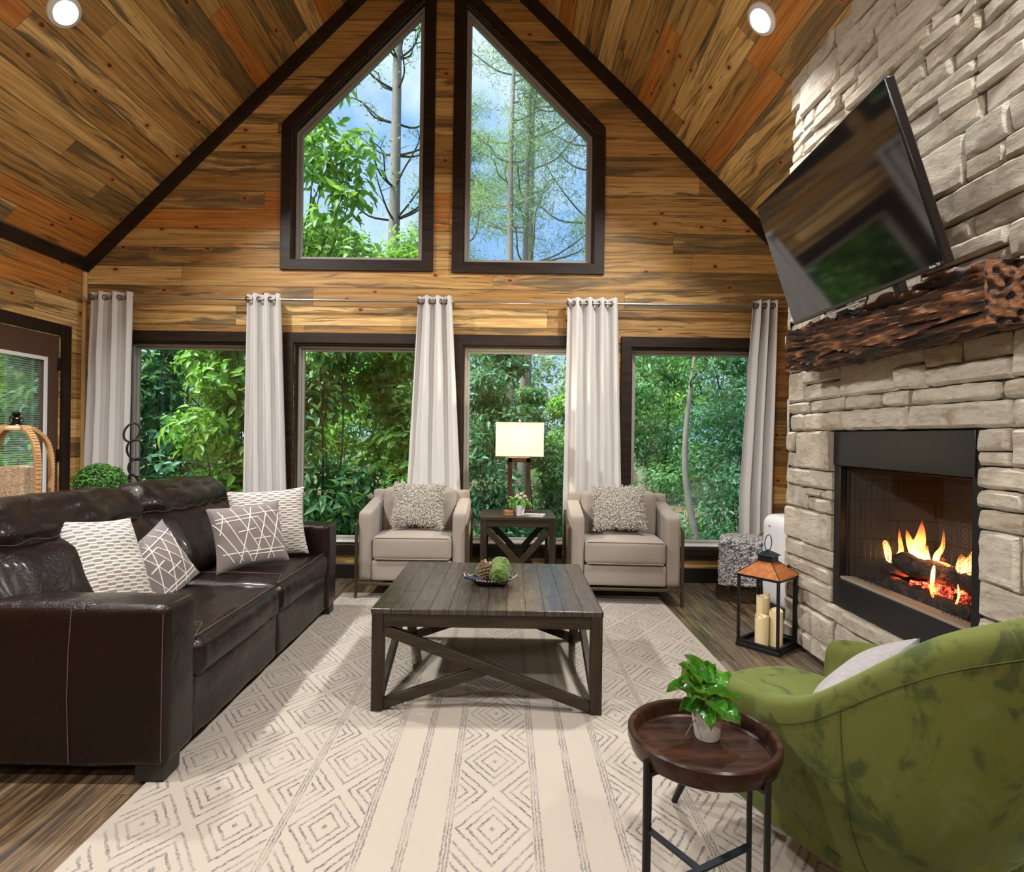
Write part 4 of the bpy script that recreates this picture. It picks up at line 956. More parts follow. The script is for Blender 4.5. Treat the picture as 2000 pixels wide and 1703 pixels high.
def tufts(o, wd, ht, n, seed, mat):
    """short curled wool locks rooted on the pillow's front"""
    from mathutils.bvhtree import BVHTree
    bv = BVHTree.FromPolygons([v.co for v in o.data.vertices], [tuple(p.vertices) for p in o.data.polygons]); r = random.Random(seed); m = MB()
    for i in range(n):
        x, z = r.uniform(-wd / 2, wd / 2), r.uniform(-ht / 2, ht / 2); h = bv.ray_cast(Vector((x, -1, z)), Vector((0, 1, 0)))
        if not h[0]: continue
        p = h[0]; nn = h[1] if h[1].y < 0 else -h[1]; a = r.uniform(0, 2 * PI); tg = Vector((math.cos(a), 0, math.sin(a))); L = r.uniform(.012, .022)
        m.tube([p - nn * .002, p + nn * .007 + tg * L * .3, p + nn * .009 + tg * L * .7, p + nn * .004 + tg * L], [.0022, .003, .0028, .0008], 5, caps=False)
    m.build('wool_locks', mat, o, weld=False)
for (c, face, lab, sd) in [((-.655, 4.43, .665), -90, 'shaggy cream wool pillow on the armchair next to the leather sofa', 5), ((.86, 4.36, .672), -93, 'shaggy cream wool pillow on the armchair next to the wicker basket', 9)]:
    o = place_pillow(c, face, 12, 2 if sd == 5 else -1, (.40, .33), M['shag'], lab, th=.12, fur=.004, n=64, seed=sd, group='shaggy pillows on the armchairs'); tufts(o, .40, .33, 2200, sd, M['shag'])

# ------------------------------------------------------------------ end table, lamp and the things on it
xtable('end_table', (.103, 4.53), .565, .48, .60, .05, 'dark wood end table with diagonal braces between the two beige armchairs', 'end table', z0=0, apr=.05, block=M['table'], kay=True)
EZ = .60
lp = empty('table_lamp', (.112, 4.60, EZ), label='lit table lamp with cream rectangular shade on the end table', cat='table lamp')
lwood = dark_wood('dark_lamp_wood', (.020, .011, .007), (.06, .032, .02), 2, .38)
m = MB(); m.bb(-.09, -.054, -.03, .03, .02, .43).bb(.054, .09, -.03, .03, .02, .43).bb(-.09, .09, -.03, .03, .395, .431); m.build('lamp_frame', lwood, lp, bevel=.002, weld=False)
MB().bb(-.11, .11, -.06, .06, 0, .02).build('lamp_base', lwood, lp, bevel=.003)
MB().cyl((0, 0, .43), (0, 0, .455), .014).cyl((0, 0, .455), (0, 0, .50), .018).build('socket', M['bronze'], lp)
t = NT('lit_linen_shade'); z_ = t.xyz(t.obj())[2]; x_ = t.xyz(t.obj())[0]
t.p(col=(.88, .84, .76), rough=.8, emit=(1, .78, .5), es=.12)
tb = t.n('BsdfTranslucent', {'Color': (.95, .88, .74, 1)}); mx = t.n('MixShader', {0: .55, 1: t.b.outputs[0], 2: tb.outputs[0]}); t.t.links.new(mx.outputs[0], t.out.inputs[0])
sh = MB(); a, b, z0, z1 = .186, .11, .445, .705
for (p, q) in (((-a, -b), (a, -b)), ((a, -b), (a, b)), ((a, b), (-a, b)), ((-a, b), (-a, -b))):
    sh.add([(p[0], p[1], z0), (q[0], q[1], z0), (q[0], q[1], z1), (p[0], p[1], z1)], [(0, 1, 2, 3)])
so_ = sh.build('lamp_shade', t.m, lp, smooth=False); sm = so_.modifiers.new('s', 'SOLIDIFY'); sm.thickness = .002
stm_ = flat('cream_shade_trim', (.72, .6, .42), .7)
for z in (z0, z1): MB().tube([(-a, -b, z), (a, -b, z), (a, b, z), (-a, b, z)], .003, 6, closed=True).build('shade_trim', stm_, so_)
MB().lathe([(.0, .706), (.010, .708), (.006, .716), (.012, .724), (.008, .734), (0, .736)], n=16).tube([(-a, 0, .703), (a, 0, .703)], .0015).build('finial', flat('copper_finial', (.45, .2, .08), .3, .8), lp)
t = NT('lit_bulb'); t.p(col=(1, 1, 1), emit=(1, .75, .45), es=18); me = ico(.026, 3); link(me, 'bulb', t.m, lp, loc=(0, 0, .585))
l = bpy.data.lights.new('lamp_bulb', 'POINT'); l.energy = 26; l.color = (1, .82, .58); l.shadow_soft_size = .04; o = bpy.data.objects.new('lamp_bulb', l); COL.objects.link(o); o.location = (.112, 4.60, EZ + .60)

# leaf helper: folded pointed leaves
def leaves_mesh(P, N, T, Ls, Wd, cup=.25, droop=.2, seg=1):
    """P points, N normals, T directions, Ls lengths, Wd widths (numpy) -> verts, faces; 8 verts / 6 faces per leaf"""
    B = np.cross(T, N); B /= np.linalg.norm(B, axis=1)[:, None] + 1e-9; N2 = np.cross(B, T)
    L = Ls[:, None]; W = Wd[:, None]; v = []
    for (l, w_, h) in [(0, 0, 0), (.32, .46, cup), (.32, 0, 0), (.32, -.46, cup), (.68, .36, cup * .6), (.68, 0, -.02), (.68, -.36, cup * .6), (1, 0, -.12)]:
        v.append(P + T * L * l + B * W * w_ + N2 * (W * h - L * droop * l * l))
    V = np.stack(v, 1).reshape(-1, 3); n = len(P)
    F = np.array([(0, 2, 1), (0, 3, 2), (1, 2, 5, 4), (2, 3, 6, 5), (4, 5, 7), (5, 6, 7)], dtype=object)
    idx = []; k = np.arange(n) * 8
    tri = np.concatenate([np.stack([k + a for a in f], 1) for f in ((0, 2, 1), (0, 3, 2), (4, 5, 7), (5, 6, 7))]); quad = np.concatenate([np.stack([k + a for a in f], 1) for f in ((1, 2, 5, 4), (2, 3, 6, 5))])
    return V, tri, quad
def np_mesh(name, V, tri, quad):
    me = bpy.data.meshes.new(name); me.vertices.add(len(V)); me.vertices.foreach_set('co', V.astype(np.float32).ravel())
    nl = tri.size + quad.size; me.loops.add(nl); me.loops.foreach_set('vertex_index', np.concatenate([tri.ravel(), quad.ravel()]).astype(np.int32))
    me.polygons.add(len(tri) + len(quad)); st = np.concatenate([np.arange(len(tri)) * 3, tri.size + np.arange(len(quad)) * 4]).astype(np.int32); me.polygons.foreach_set('loop_start', st)
    try: me.polygons.foreach_set('loop_total', np.concatenate([np.full(len(tri), 3), np.full(len(quad), 4)]).astype(np.int32))
    except Exception: pass
    me.update(calc_edges=True); me.validate(); return me
def leaf_mat(name, cols, rough=.4, trans=.35, spec=.5):
    t = NT(name); ri = t.n('NewGeometry').outputs['Random Per Island']; n = t.noise(t.obj(), 1.3, 2, .5)
    c = t.ramp(ri, [(i / (len(cols) - 1), q) for i, q in enumerate(cols)]); c = t.mix(t.math('MULTIPLY', n, .3), c, tuple(q * .6 for q in cols[0]))
    t.p(col=c, rough=rough, spec=spec); tl = t.n('BsdfTranslucent'); t.set(tl.inputs[0], t.mix(.5, c, (.35, .55, .05)))
    mx = t.n('MixShader', {0: trans, 1: t.b.outputs[0], 2: tl.outputs[0]}); t.t.links.new(mx.outputs[0], t.out.inputs[0]); return t.m
def rleaves(name, mat, parent, centres, sc, n, size, seed, flat_=.6, loc=None, shell=None, wr=.42):
    g = np.random.default_rng(seed); C = np.array(centres, float); k = g.integers(0, len(C), n); d = g.normal(size=(n, 3)); d /= np.linalg.norm(d, axis=1)[:, None]
    R = g.random(n) ** .5 if shell is None else shell + (1 - shell) * g.random(n)
    sc_ = np.array(sc, float); sc_ = sc_[k] if sc_.ndim == 2 else sc_
    P = C[k] + d * R[:, None] * sc_; N = d * (1 - flat_) + np.array([0, 0, 1.]) * flat_ + g.normal(size=(n, 3)) * .35; N /= np.linalg.norm(N, axis=1)[:, None]
    T = d + g.normal(size=(n, 3)) * .6; T -= N * (T * N).sum(1)[:, None]; T /= np.linalg.norm(T, axis=1)[:, None]
    Ls = size * g.uniform(.6, 1.25, n); V, tri, quad = leaves_mesh(P, N, T, Ls, Ls * wr); return link(np_mesh(name, V, tri, quad), name, mat, parent, smooth=False, loc=loc)

M['leaf_pot'] = leaf_mat('bright_houseplant_leaf', [(.03, .16, .012), (.07, .26, .02), (.12, .36, .04)], .3, .25)
fw = empty('flower_pot', (.118, 4.40, EZ), label='small white pot of cream flowers on the end table', cat='potted flowers')
wc = flat('white_ceramic', (.75, .73, .74), .3)
MB().lathe([(0, 0), (.028, 0), (.042, .075), (.043, .08), (.038, .08), (.036, .07), (0, .068)], n=28).build('pot', wc, fw)
rleaves('leaves', M['leaf_pot'], fw, [(-.045, 0, .105), (.04, .0, .10), (0, 0, .12)], (.045, .04, .03), 90, .042, 5)
m = MB(); rf = random.Random(4); pet = flat('cream_petals', (.82, .70, .62), .6, sub=.1, var=.1)
for (cx, cy, cz, s_) in [(.0, -.02, .12, 1), (.035, -.01, .135, .9), (.01, -.015, .155, .85), (-.02, .01, .14, .8), (.05, -.02, .115, .7)]:
    for k in range(9):
        a = k * 2.4; el = .3 + .11 * k; R = Matrix.Rotation(a, 3, 'Z') @ Matrix.Rotation(-el, 3, 'Y')
        m.grid(lambda u, v: Vector((cx, cy, cz)) + R @ Vector((.024 * s_ * u, (v - .5) * .024 * s_ * math.sin(PI * min(1, u * .85 + .12)), .010 * s_ * u * u + .004 * abs(v - .5))), 5, 5)
m.build('flowers', pet, fw, weld=False)
cn = empty('wood_coaster_stack', (.035, 4.405, EZ), label='round wooden coaster stack beside the flower pot on the end table', cat='coasters')
for k in range(3): MB().lathe([(0, 0), (.041, 0), (.043, .003), (.043, .009), (.041, .012), (0, .012)], c=(0, 0, k * .0125), n=32).build('coaster', dark_wood('warm_coaster_wood', (.14, .05, .02), (.32, .15, .06), 0, .4), cn)
nb = empty('notebook', (.225, 4.39, EZ), -.25, 'pale grey notebook lying under the slim pen on the end table', 'notebook')
MB().bb(-.075, .075, -.05, .05, .002, .010).build('pages', flat('white_pages', (.75, .73, .70), .7), nb, smooth=False)
MB().bb(-.078, .078, -.053, .053, .010, .0125).bb(-.078, .078, -.053, .053, 0, .002).build('cover', flat('grey_cover', (.36, .34, .33), .5), nb, smooth=False)
pn = MB().cyl((-.07, 0, 0), (.07, 0, 0), .0042, n=12).cyl((.07, 0, 0), (.078, 0, 0), .003, .001, n=12).build('pen', flat('silver_pen', (.5, .48, .47), .25, .7), loc=(.19, 4.345, EZ + .0167), rot=(0, 0, .12)); tag(pn, 'slim silver pen lying on the notebook', 'pen')

# ------------------------------------------------------------------ curtains and rod
CY = D - .10; RODZ = 2.29
rod = empty('curtain_rod', (-.6, CY, RODZ), label='thin brushed steel curtain rod running above the lower windows', cat='curtain rod')
steel = flat('brushed_steel', (.42, .40, .38), .3, .9)
m = MB(); m.tube([(-2.86, 0, 0), (2.88, 0, 0)], .0085, 12).tube([(-1.35, 0, 0), (.15, 0, 0)], .0105, 12).tube([(1.1, 0, 0), (2.9, 0, 0)], .0102, 12); m.build('rod', steel, rod)
for x in (-2.84, -1.30, .15, 1.45, 2.8):
    m = MB(); m.bar((x, .0, 0), (x, .1, -.0), .012, .012).bb(x - .012, x + .012, .092, .1, -.03, .03).lathe([(.012, -.008), (.014, 0), (.012, .008)], c=(x, 0, 0), n=14); m.build('bracket', flat('white_bracket', (.6, .58, .55), .4) if x < -2.5 else steel, rod)
def cloth_mat():
    t = NT('pale_grey_blackout_cloth'); v = t.obj(); n = t.noise(v, 320, 2, .5); n2 = t.noise(v, 5, 3, .5)
    c = t.mix(n, (.68, .665, .65), (.74, .725, .71)); t.p(col=c, rough=.85, spec=.2, sheen=.2, norm=t.bump(t.math('ADD', t.math('MULTIPLY', n, .3), n2), .15, .004))
    tl = t.n('BsdfTranslucent', {'Color': (.62, .62, .64, 1)}); mx = t.n('MixShader', {0: .16, 1: t.b.outputs[0], 2: tl.outputs[0]}); t.t.links.new(mx.outputs[0], t.out.inputs[0]); return t.m
M['cloth'] = cloth_mat(); M['grommet'] = flat('dark_grommet', (.06, .05, .045), .3, .8)
def curtain(xt0, xt1, xb0, xb1, folds, label, seed):
    c = (xt0 + xt1) / 2; r = empty('curtain', (c, CY, 0), label=label, cat='curtain', group='pale grey curtains on the window wall')
    zt, zb = 2.335, .018; nf = folds
    def f(u, v):
        z = zb + (zt - zb) * v; q = (1 - v)
        e0 = xt0 + (xb0 - xt0) * min(1, q * 1.45); e1 = xt1 + (xb1 - xt1) * min(1, q * 1.45)
        w_ = e1 - e0; ph = u * nf * 2 * PI; am = .038 - .008 * q + .010 * noise.noise(Vector((u * 3, q * 1.5, seed)))
        drift = .35 * q * noise.noise(Vector((u * 2.2, q * .9, seed + 4))) * 2
        s_ = math.sin(ph + drift); x = e0 + w_ * (u + .022 / nf * 4 * math.sin(2 * ph + drift) * .35); y = am * (abs(s_) ** .75) * (1 if s_ > 0 else -1) + .006 * noise.noise(Vector((u * 14, z * 3, seed)))
        return (x - c, y, z)
    o = MB().grid(f, nf * 22, 40).build('panel', M['cloth'], r, weld=False); sm = o.modifiers.new('s', 'SOLIDIFY'); sm.thickness = .003
    for k in range(nf * 2):
        u = k / (nf * 2); p = Vector(f(u, (RODZ - zb) / (zt - zb))); p2 = Vector(f(min(1, u + .01), (RODZ - zb) / (zt - zb))); d = (p2 - p).normalized(); n = d.cross(Vector((0, 0, 1))).normalized()
        a = Vector((0, 0, 1)); m = MB(); m.tube([p + d * math.cos(q) * .02 + a * math.sin(q) * .02 for q in [2 * PI * i / 20 for i in range(20)]], .0042, 6, closed=True); m.build('grommet', M['grommet'], r)
    return r
curtain(-3.40, -3.055, -3.45, -3.07, 3, 'pale grey curtain panel hanging in the corner beside the glazed door', 1)
curtain(-2.125, -1.848, -2.13, -1.79, 3, 'pale grey curtain panel behind the far end of the leather sofa', 2)
curtain(-.722, -.452, -.80, -.36, 3, 'pale grey curtain panel behind the armchair nearer the sofa', 3)
curtain(.498, .903, .48, .955, 4, 'widest pale grey curtain panel, hanging just behind the armchair near the basket', 4)
curtain(2.015, 2.212, 1.92, 2.19, 3, 'narrow pale grey curtain panel beside the stone chimney', 5)

# ------------------------------------------------------------------ floor lantern with candles
la = empty('candle_lantern', (1.535, 3.375, 0), math.radians(40), 'black floor lantern with copper-brown wooden roof holding three candles', 'lantern')
s = .122; bk_ = flat('black_lantern_metal', (.010, .010, .011), .4, .3)
MB().bb(-s - .004, s + .004, -s - .004, s + .004, 0, .022).build('base', bk_, la, bevel=.003)
m = MB()
for (a, b, c, d) in ((-s, s, -s, -s + .014), (-s, s, s - .014, s), (-s, -s + .014, -s, s), (s - .014, s, -s, s)): m.bb(a, b, c, d, .022, .04)
m.build('bottom_rail', bk_, la)
for sx in (-1, 1):
    for sy in (-1, 1): MB().bb(*sorted((sx * s, sx * (s - .015))), *sorted((sy * s, sy * (s - .015))), .02, .42).build('post', bk_, la, bevel=.002)
m = MB()
for (a, b, c, d) in ((-s, s, -s, -s + .013), (-s, s, s - .013, s), (-s, -s + .013, -s, s), (s - .013, s, -s, s)): m.bb(a, b, c, d, .405, .42)
m.build('top_rail', bk_, la)
m = MB(); x_ = s - .006; m.bb(x_, x_ + .008, -s + .02, -s + .03, .045, .40).bb(x_, x_ + .008, s - .03, s - .02, .045, .40).bb(x_, x_ + .008, -s + .02, s - .02, .045, .055).bb(x_, x_ + .008, -s + .02, s - .02, .39, .40); m.build('door_frame', bk_, la)
for z in (.11, .335): MB().cyl((s + .004, s - .02, z - .014), (s + .004, s - .02, z + .014), .005, n=10).build('hinge', bk_, la)
def roof(s0, z0, s1, z1, name, mat, bev=.001):
    m = MB(); v = [(-s0, -s0, z0), (s0, -s0, z0), (s0, s0, z0), (-s0, s0, z0), (-s1, -s1, z1), (s1, -s1, z1), (s1, s1, z1), (-s1, s1, z1)]
    m.add(v, [(3, 2, 1, 0), (4, 5, 6, 7), (0, 1, 5, 4), (1, 2, 6, 5), (2, 3, 7, 6), (3, 0, 4, 7)]); return m.build(name, mat, la, smooth=False, bevel=bev)
roof(s + .006, .42, .040, .495, 'wooden_roof', dark_wood('reddish_roof_wood', (.20, .062, .016), (.42, .15, .042), 0, .5, 1.5))
for sx in (-1, 1):
    for sy in (-1, 1): MB().bar((sx * (s + .006), sy * (s + .006), .421), (sx * .04, sy * .04, .496), .004, .004).build('roof_edge', bk_, la)
roof(.041, .494, .041, .53, 'collar', bk_); roof(.054, .53, .004, .56, 'cap', flat('dark_teal_steel_cap', (.02, .04, .055), .3, .6))
MB().tube([(.042 * math.cos(q), 0, .60 + .046 * math.sin(q)) for q in [2 * PI * i / 32 for i in range(32)]], .0028, 8, closed=True).build('ring_handle', bk_, la)
t = NT('ivory_wax'); t.p(col=(.80, .68, .40), rough=.45, sub=.25, spec=.4); wax = t.m; wax.node_tree.nodes['Principled BSDF'].inputs['Subsurface Radius'].default_value = (.02, .012, .005)
Rm = Matrix.Rotation(math.radians(40), 3, 'Z')
for (x, y, h, r, lab) in [(-.065, .0, .165, .037, 'shortest ivory pillar candle inside the floor lantern'), (-.01, -.055, .20, .037, 'middle-height ivory pillar candle inside the floor lantern'), (.04, .045, .255, .037, 'tallest ivory pillar candle inside the floor lantern')]:
    p = Rm @ Vector((x, y, 0)) + la.location
    p.z = .0225; cd = empty('pillar_candle', p, label=lab, cat='candle', group='candles in the floor lantern')
    m = MB(); n = 30; rows = [(r, 0), (r, h * .5), (r, h)]; k0 = 0
    def cf(u, v, r=r, h=h, x=x):
        q = 2 * PI * u; zt = h + .006 * math.sin(q * 2 + x * 40) + .005 * math.sin(q + 1)
        if v < .7: return (r * math.cos(q), r * math.sin(q), zt * v / .7)
        w_ = (v - .7) / .3; rr = r * (1 - .12 * w_) if w_ < .5 else r * (.94 - 1.88 * (w_ - .5)); zz = zt if w_ < .5 else zt - .012 - .002 * (w_ - .5)
        return (max(rr, .0005) * math.cos(q), max(rr, .0005) * math.sin(q), zz if w_ > 0.01 else zt)
    m.grid(cf, 30, 20, cu=True); m.build('wax', wax, cd, weld=False)
    MB().tube([(0, 0, h - .014), (.001, 0, h - .002)], .0012, 6).build('wick', bk_, cd)

# ------------------------------------------------------------------ basket with blanket, white appliance
bs = empty('wicker_basket', (1.86, 4.42, 0), 0, 'brown wicker basket with rope handles between an armchair and the chimney', 'basket')
def wick():
    t = NT('woven_wicker'); x, y, z = t.xyz(t.obj()); a = t.math('ARCTAN2', y, x); f = t.math('SINE', t.math('ADD', t.math('MULTIPLY', a, 60), t.math('MULTIPLY', t.math('FLOOR', t.math('MULTIPLY', z, 60)), PI))); g = t.math('SINE', t.math('MULTIPLY', z, 377))
    h = t.math('MULTIPLY', f, g); t.p(col=t.mix(t.smooth(h, -.4, .6), (.07, .04, .02), (.28, .19, .10)), rough=.8, norm=t.bump(h, .8, .006)); return t.m
wk = wick()
MB().lathe([(0, .01), (.13, .0), (.155, .10), (.17, .25), (.175, .40), (.168, .405), (.16, .25), (.145, .1), (0, .02)], n=48).build('basket_body', wk, bs)
for sx in (-1, 1): MB().tube(crom([(sx * .17, -.045, .38), (sx * .18, -.04, .45), (sx * .175, 0, .485), (sx * .18, .04, .45), (sx * .17, .045, .38)], 6), .011, 8).build('rope_handle', flat('jute_rope', (.30, .22, .13), .9, bump=.6, bsc=120), bs, rot=(0, 0, .5))
def boucle():
    t = NT('speckled_boucle'); v = t.obj(); vo = t.n('TexVoronoi', {'Vector': v, 'Scale': 95}); n = t.noise(v, 60, 3, .7); c = t.ramp(t.xyz(vo.outputs['Color'])[0], [(0, (.03, .03, .035)), (.3, (.12, .115, .12)), (.5, (.40, .38, .37)), (1, (.62, .60, .60))])
    t.p(col=c, rough=.95, sheen=.3, norm=t.bump(t.math('SUBTRACT', n, vo.outputs['Distance']), 1, .012)); return t.m
prof = crom([(0, .17, .30), (0, .155, .43), (0, .05, .455), (0, -.12, .465), (0, -.19, .45), (0, -.205, .36), (0, -.21, .24), (0, -.215, .13)], 10)
def bl(u, v):
    i = v * (len(prof) - 1); a = int(min(i, len(prof) - 2)); p = prof[a].lerp(prof[a + 1], i - a); x = (u - .5) * (.32 + .02 * v)
    p = Vector((x, p.y + .012 * noise.noise(Vector((x * 9, p.z * 5, 2))) + .05 * (2 * u - 1) ** 4 * (1 if p.z < .44 else 0), p.z - .05 * abs(2 * u - 1) ** 5 * (1 - v) + (.02 * (u - .5) if v > .95 else 0)))
    return p + Vector(noise.noise_vector(p * 60)) * .005
o = MB().grid(bl, 60, 90).build('throw_blanket', boucle(), loc=(1.82, 4.42, 0), rot=(0, 0, math.radians(-20)), weld=False); sm = o.modifiers.new('s', 'SOLIDIFY'); sm.thickness = .014; tag(o, 'speckled black and white boucle blanket draped over the wicker basket', 'blanket')
ac = empty('portable_air_conditioner', (2.02, 4.03, 0), math.radians(8), 'tall white rounded appliance partly hidden behind the stone chimney corner', 'appliance')
MB().soft((0, 0, .36), (.34, .30, .62), .06, n=18, bulge=(.01, .01, .012)).build('housing', flat('white_gloss_plastic', (.78, .78, .80), .22), ac)
MB().soft((0, 0, .03), (.33, .29, .05), .012, n=4).build('base', flat('dark_base_strip', (.02, .02, .02), .4), ac)
MB().soft((-.172, .03, .60), (.012, .03, .012), .004, n=3).build('button', flat('grey_button', (.3, .3, .3), .4), ac)

# ------------------------------------------------------------------ green velvet chair
def velvet():
    t = NT('olive_green_velvet'); v = t.obj(); x, y, z = t.xyz(v)
    n1 = t.noise(t.vec(t.math('MULTIPLY', x, 1.6), t.math('MULTIPLY', y, 1.6), z), 4.5, 4, .6, 1.6); n2 = t.noise(v, 13, 4, .65, 1.0); n3 = t.noise(v, 2.2, 2, .5)
    nap = t.math('MULTIPLY', t.smooth(n1, .49, .60), t.smooth(n2, .40, .58)); light = t.smooth(n1, .44, .30)
    c = t.mix(n3, (.070, .082, .016), (.096, .108, .025)); c = t.mix(t.math('MULTIPLY', nap, .80), c, (.028, .042, .014)); c = t.mix(t.math('MULTIPLY', light, .3), c, (.12, .155, .06))
    t.p(col=c, rough=.78, spec=.15, sheen=.35, srough=.4, stint=(.35, .55, .28, 1), norm=t.bump(n2, .12, .004)); return t.m
M['velvet'] = velvet()
O = Vector((.97, 1.51, 0)); gc = empty('velvet_armchair', O, math.radians(26.6), 'olive green velvet tub armchair with its back turned, facing the fireplace corner', 'armchair')
path = crom([(-.30, .405), (-.33, .26), (-.36, .05), (-.365, -.12), (-.315, -.28), (-.19, -.385), (0, -.42), (.19, -.385), (.315, -.28), (.365, -.12), (.36, .05), (.325, .22), (.285, .325)], 7)
path = [Vector((p[0], p[1])) for p in [(q[0], q[1]) for q in crom([(a[0], a[1], 0) for a in path], 1)]]
npth = len(path); m = MB(); ns = 0; rimpts = []
def rimz(u):
    d = abs(u)      # 0 at the back, 1 at the tips
    return .555 + .045 * (1 - d) + .275 * (1 / (1 + math.exp((d - .45) * 12)))
secs = []
for i, p in enumerate(path):
    u = 2 * i / (npth - 1) - 1; a = path[max(0, i - 1)]; b = path[min(npth - 1, i + 1)]; tg = (b - a).normalized(); nr = Vector((tg.y, -tg.x))
    if nr.dot(p + Vector((0, .1))) < 0: nr = -nr
    zr = rimz(u); th = .075; d = abs(u); e = max(0, (d - .9) / .1); zb = .20 + .02 * e
    H_ = zr - zb; taper = .18 - .07 * d
    out_ = [(-(taper + .12), zb - .005), (-(taper + .03), zb + .0), (-taper, zb + .022), (-taper * .62, zb + .10), (-taper * .30, zb + .19), (-.012, zb + .30 * min(1, H_ / .36)), (.004, zr - .06), (.0, zr - .02), (-.012, zr - .006), (-.032, zr), (-.05, zr - .006), (-.068, zr - .022), (-.078, zr - .07), (-.082 - .02 * (1 - d), zb + .26), (-.10 - .03 * (1 - d), zb + .20)]
    sec = []
    for (o_, z) in out_:
        k = 1 - .35 * e * e; sec.append((p.x + nr.x * o_, p.y + nr.y * o_ + 0, zr - (zr - z) * 1) if e == 0 else (p.x + nr.x * (o_ * k - .035 * (1 - k)), p.y + nr.y * (o_ * k - .035 * (1 - k)), z - .02 * e * e * max(0, (z - zb) / H_)))
    secs.append(sec); ns = len(sec)
for s_ in secs: m.v.extend(s_)
for i in range(npth - 1):
    for j in range(ns): j2 = (j + 1) % ns; m.f.append((i * ns + j, i * ns + j2, (i + 1) * ns + j2, (i + 1) * ns + j))
m.f.append(tuple(range(ns))); m.f.append(tuple((npth - 1) * ns + j for j in reversed(range(ns))))
shell = m.build('shell', M['velvet'], gc, sub=2); shell.data.set_sharp_from_angle(angle=math.radians(80))
# seam where the rolled rim meets the outside, and one vertical seam
dk = flat('dark_green_piping', (.035, .045, .008), .8)
MB().tube([tuple(s_[6][k] + (0 if k < 2 else .0) for k in range(3)) for s_ in secs[2:-2]], .0011, 6).build('rim_seam', dk, shell, weld=False)
for idx in (int(npth * .27), int(npth * .73)):
    MB().tube(crom([secs[idx][k] for k in (6, 5, 4, 3, 2)], 5), .0010, 6).build('side_seam', dk, shell, weld=False)
# seat: rounded-front cushion on an upholstered base
def seatf(p, q):
    y = p.y; f = max(0, (y + .02) / .40); p.x *= 1 - .10 * f - .06 * f * f * 2 * (1 if q[1] > 0 else 0); p.y -= .055 * (abs(q[0]) ** 2.5) * (1 if y > .1 else 0)
    b = max(0, (-.1 - y) / .3); p.x *= 1 - .35 * b; return p
MB().soft((0, .07, .375), (.56, .80, .135), .05, n=26, bulge=(0, .01, .02), fn=seatf).build('seat_cushion', M['velvet'], gc)
MB().soft((0, .075, .255), (.50, .70, .13), .04, n=18, fn=seatf).build('seat_base', M['velvet'], gc)
for (tx, ty, bx_, by_) in [(-.16, .44, -.185, .53), (.16, .44, .185, .53), (-.165, -.10, -.18, -.16), (.165, -.12, .235, -.19)]:
    zf = .0125; wx = O + Matrix.Rotation(math.radians(26.6), 3, 'Z') @ Vector((bx_, by_, 0)); zf = .0125 if wx.x < rx1 else 0
    MB().tube([(tx, ty, .235), (bx_, by_, zf)], [.017, .009], 14).build('leg', bk_, gc)
place_pillow((O + Matrix.Rotation(math.radians(26.6), 3, 'Z') @ Vector((-.02, .02, .0)) + Vector((0, 0, .545))), 116, 34, 38, (.32, .28), fabric('silver_grey_satin', (.24, .225, .225), .2, 90, .5), 'small silver grey pillow sitting in the green velvet chair', th=.12, seed=44)

# ------------------------------------------------------------------ round tray side table and its plant
tt = empty('round_tray_table', (.4475, 1.2925, .0125), label='small round dark wood tray table with thin black legs beside the green chair', cat='side table')
tw = dark_wood('dark_mahogany_tray', (.007, .0035, .0025), (.036, .014, .008), 0, .26, 1.2, .15)
z0 = .4895
MB().lathe([(r_ * .929, z_) for r_, z_ in [(0, z0), (.158, z0), (.168, z0 + .006), (.1755, z0 + .028), (.1755, z0 + .044), (.172, z0 + .048), (.162, z0 + .048), (.158, z0 + .044), (.155, z0 + .016), (.15, z0 + .012), (0, z0 + .012)]], n=96).build('tray_top', tw, tt)
lp_ = [(-.088, .138), (.145, .078), (.088, -.145), (-.152, -.084)]
lp_ = [(x * .945, y * .945) for x, y in lp_]
for (x, y) in lp_:
    MB().tube([(x, y, z0 + .024), (x * 1.01, y * 1.01, 0)], [.0072, .0055], 12).build('leg', bk_, tt)
cbm = flat('blued_black_steel', (.014, .02, .028), .3, .5)
for a, b in ((0, 2), (1, 3)): MB().bar((lp_[a][0], lp_[a][1], .228 + .002 * a), (lp_[b][0], lp_[b][1], .228 + .002 * a), .006, .016).build('cross_brace', cbm, tt)
for (x, y) in lp_: MB().bar((x, y, z0 - .004), (x * .8, y * .8, z0 - .004), .008, .014).build('tray_bracket', bk_, tt)
pp = empty('potted_plant', (.472, 1.3345, .0125 + z0 + .0125), label='bright green leafy plant in a grey pot on the round tray table', cat='potted plant')
MB().lathe([(0, 0), (.027, 0), (.029, .003), (.038, .062), (.041, .064), (.042, .075), (.038, .075), (.036, .068), (0, .066)], n=36).build('pot', flat('grey_white_cement', (.45, .43, .41), .7, bump=.3, bsc=60, var=.12), pp)
rl = random.Random(17); m = MB(); stems = MB()
def bigleaf(m, base, dirv, L, Wd, up=.6, roll=0):
    d = Vector(dirv).normalized(); s_ = d.cross(Vector((0, 0, 1))).normalized(); s_ = Matrix.Rotation(roll, 3, d) @ s_; n = s_.cross(d)
    def f(u, v):
        w_ = Wd * math.sin(PI * min(1, u ** .8 * .97 + .015)) ** .75; x = (v - .5) * w_; c = abs(v - .5) * 2
        return Vector(base) + d * (L * u) + s_ * x + n * (.22 * Wd * c * c - .30 * L * u * u + .006 * math.sin(v * 9 + u * 7))
    m.grid(f, 12, 9)
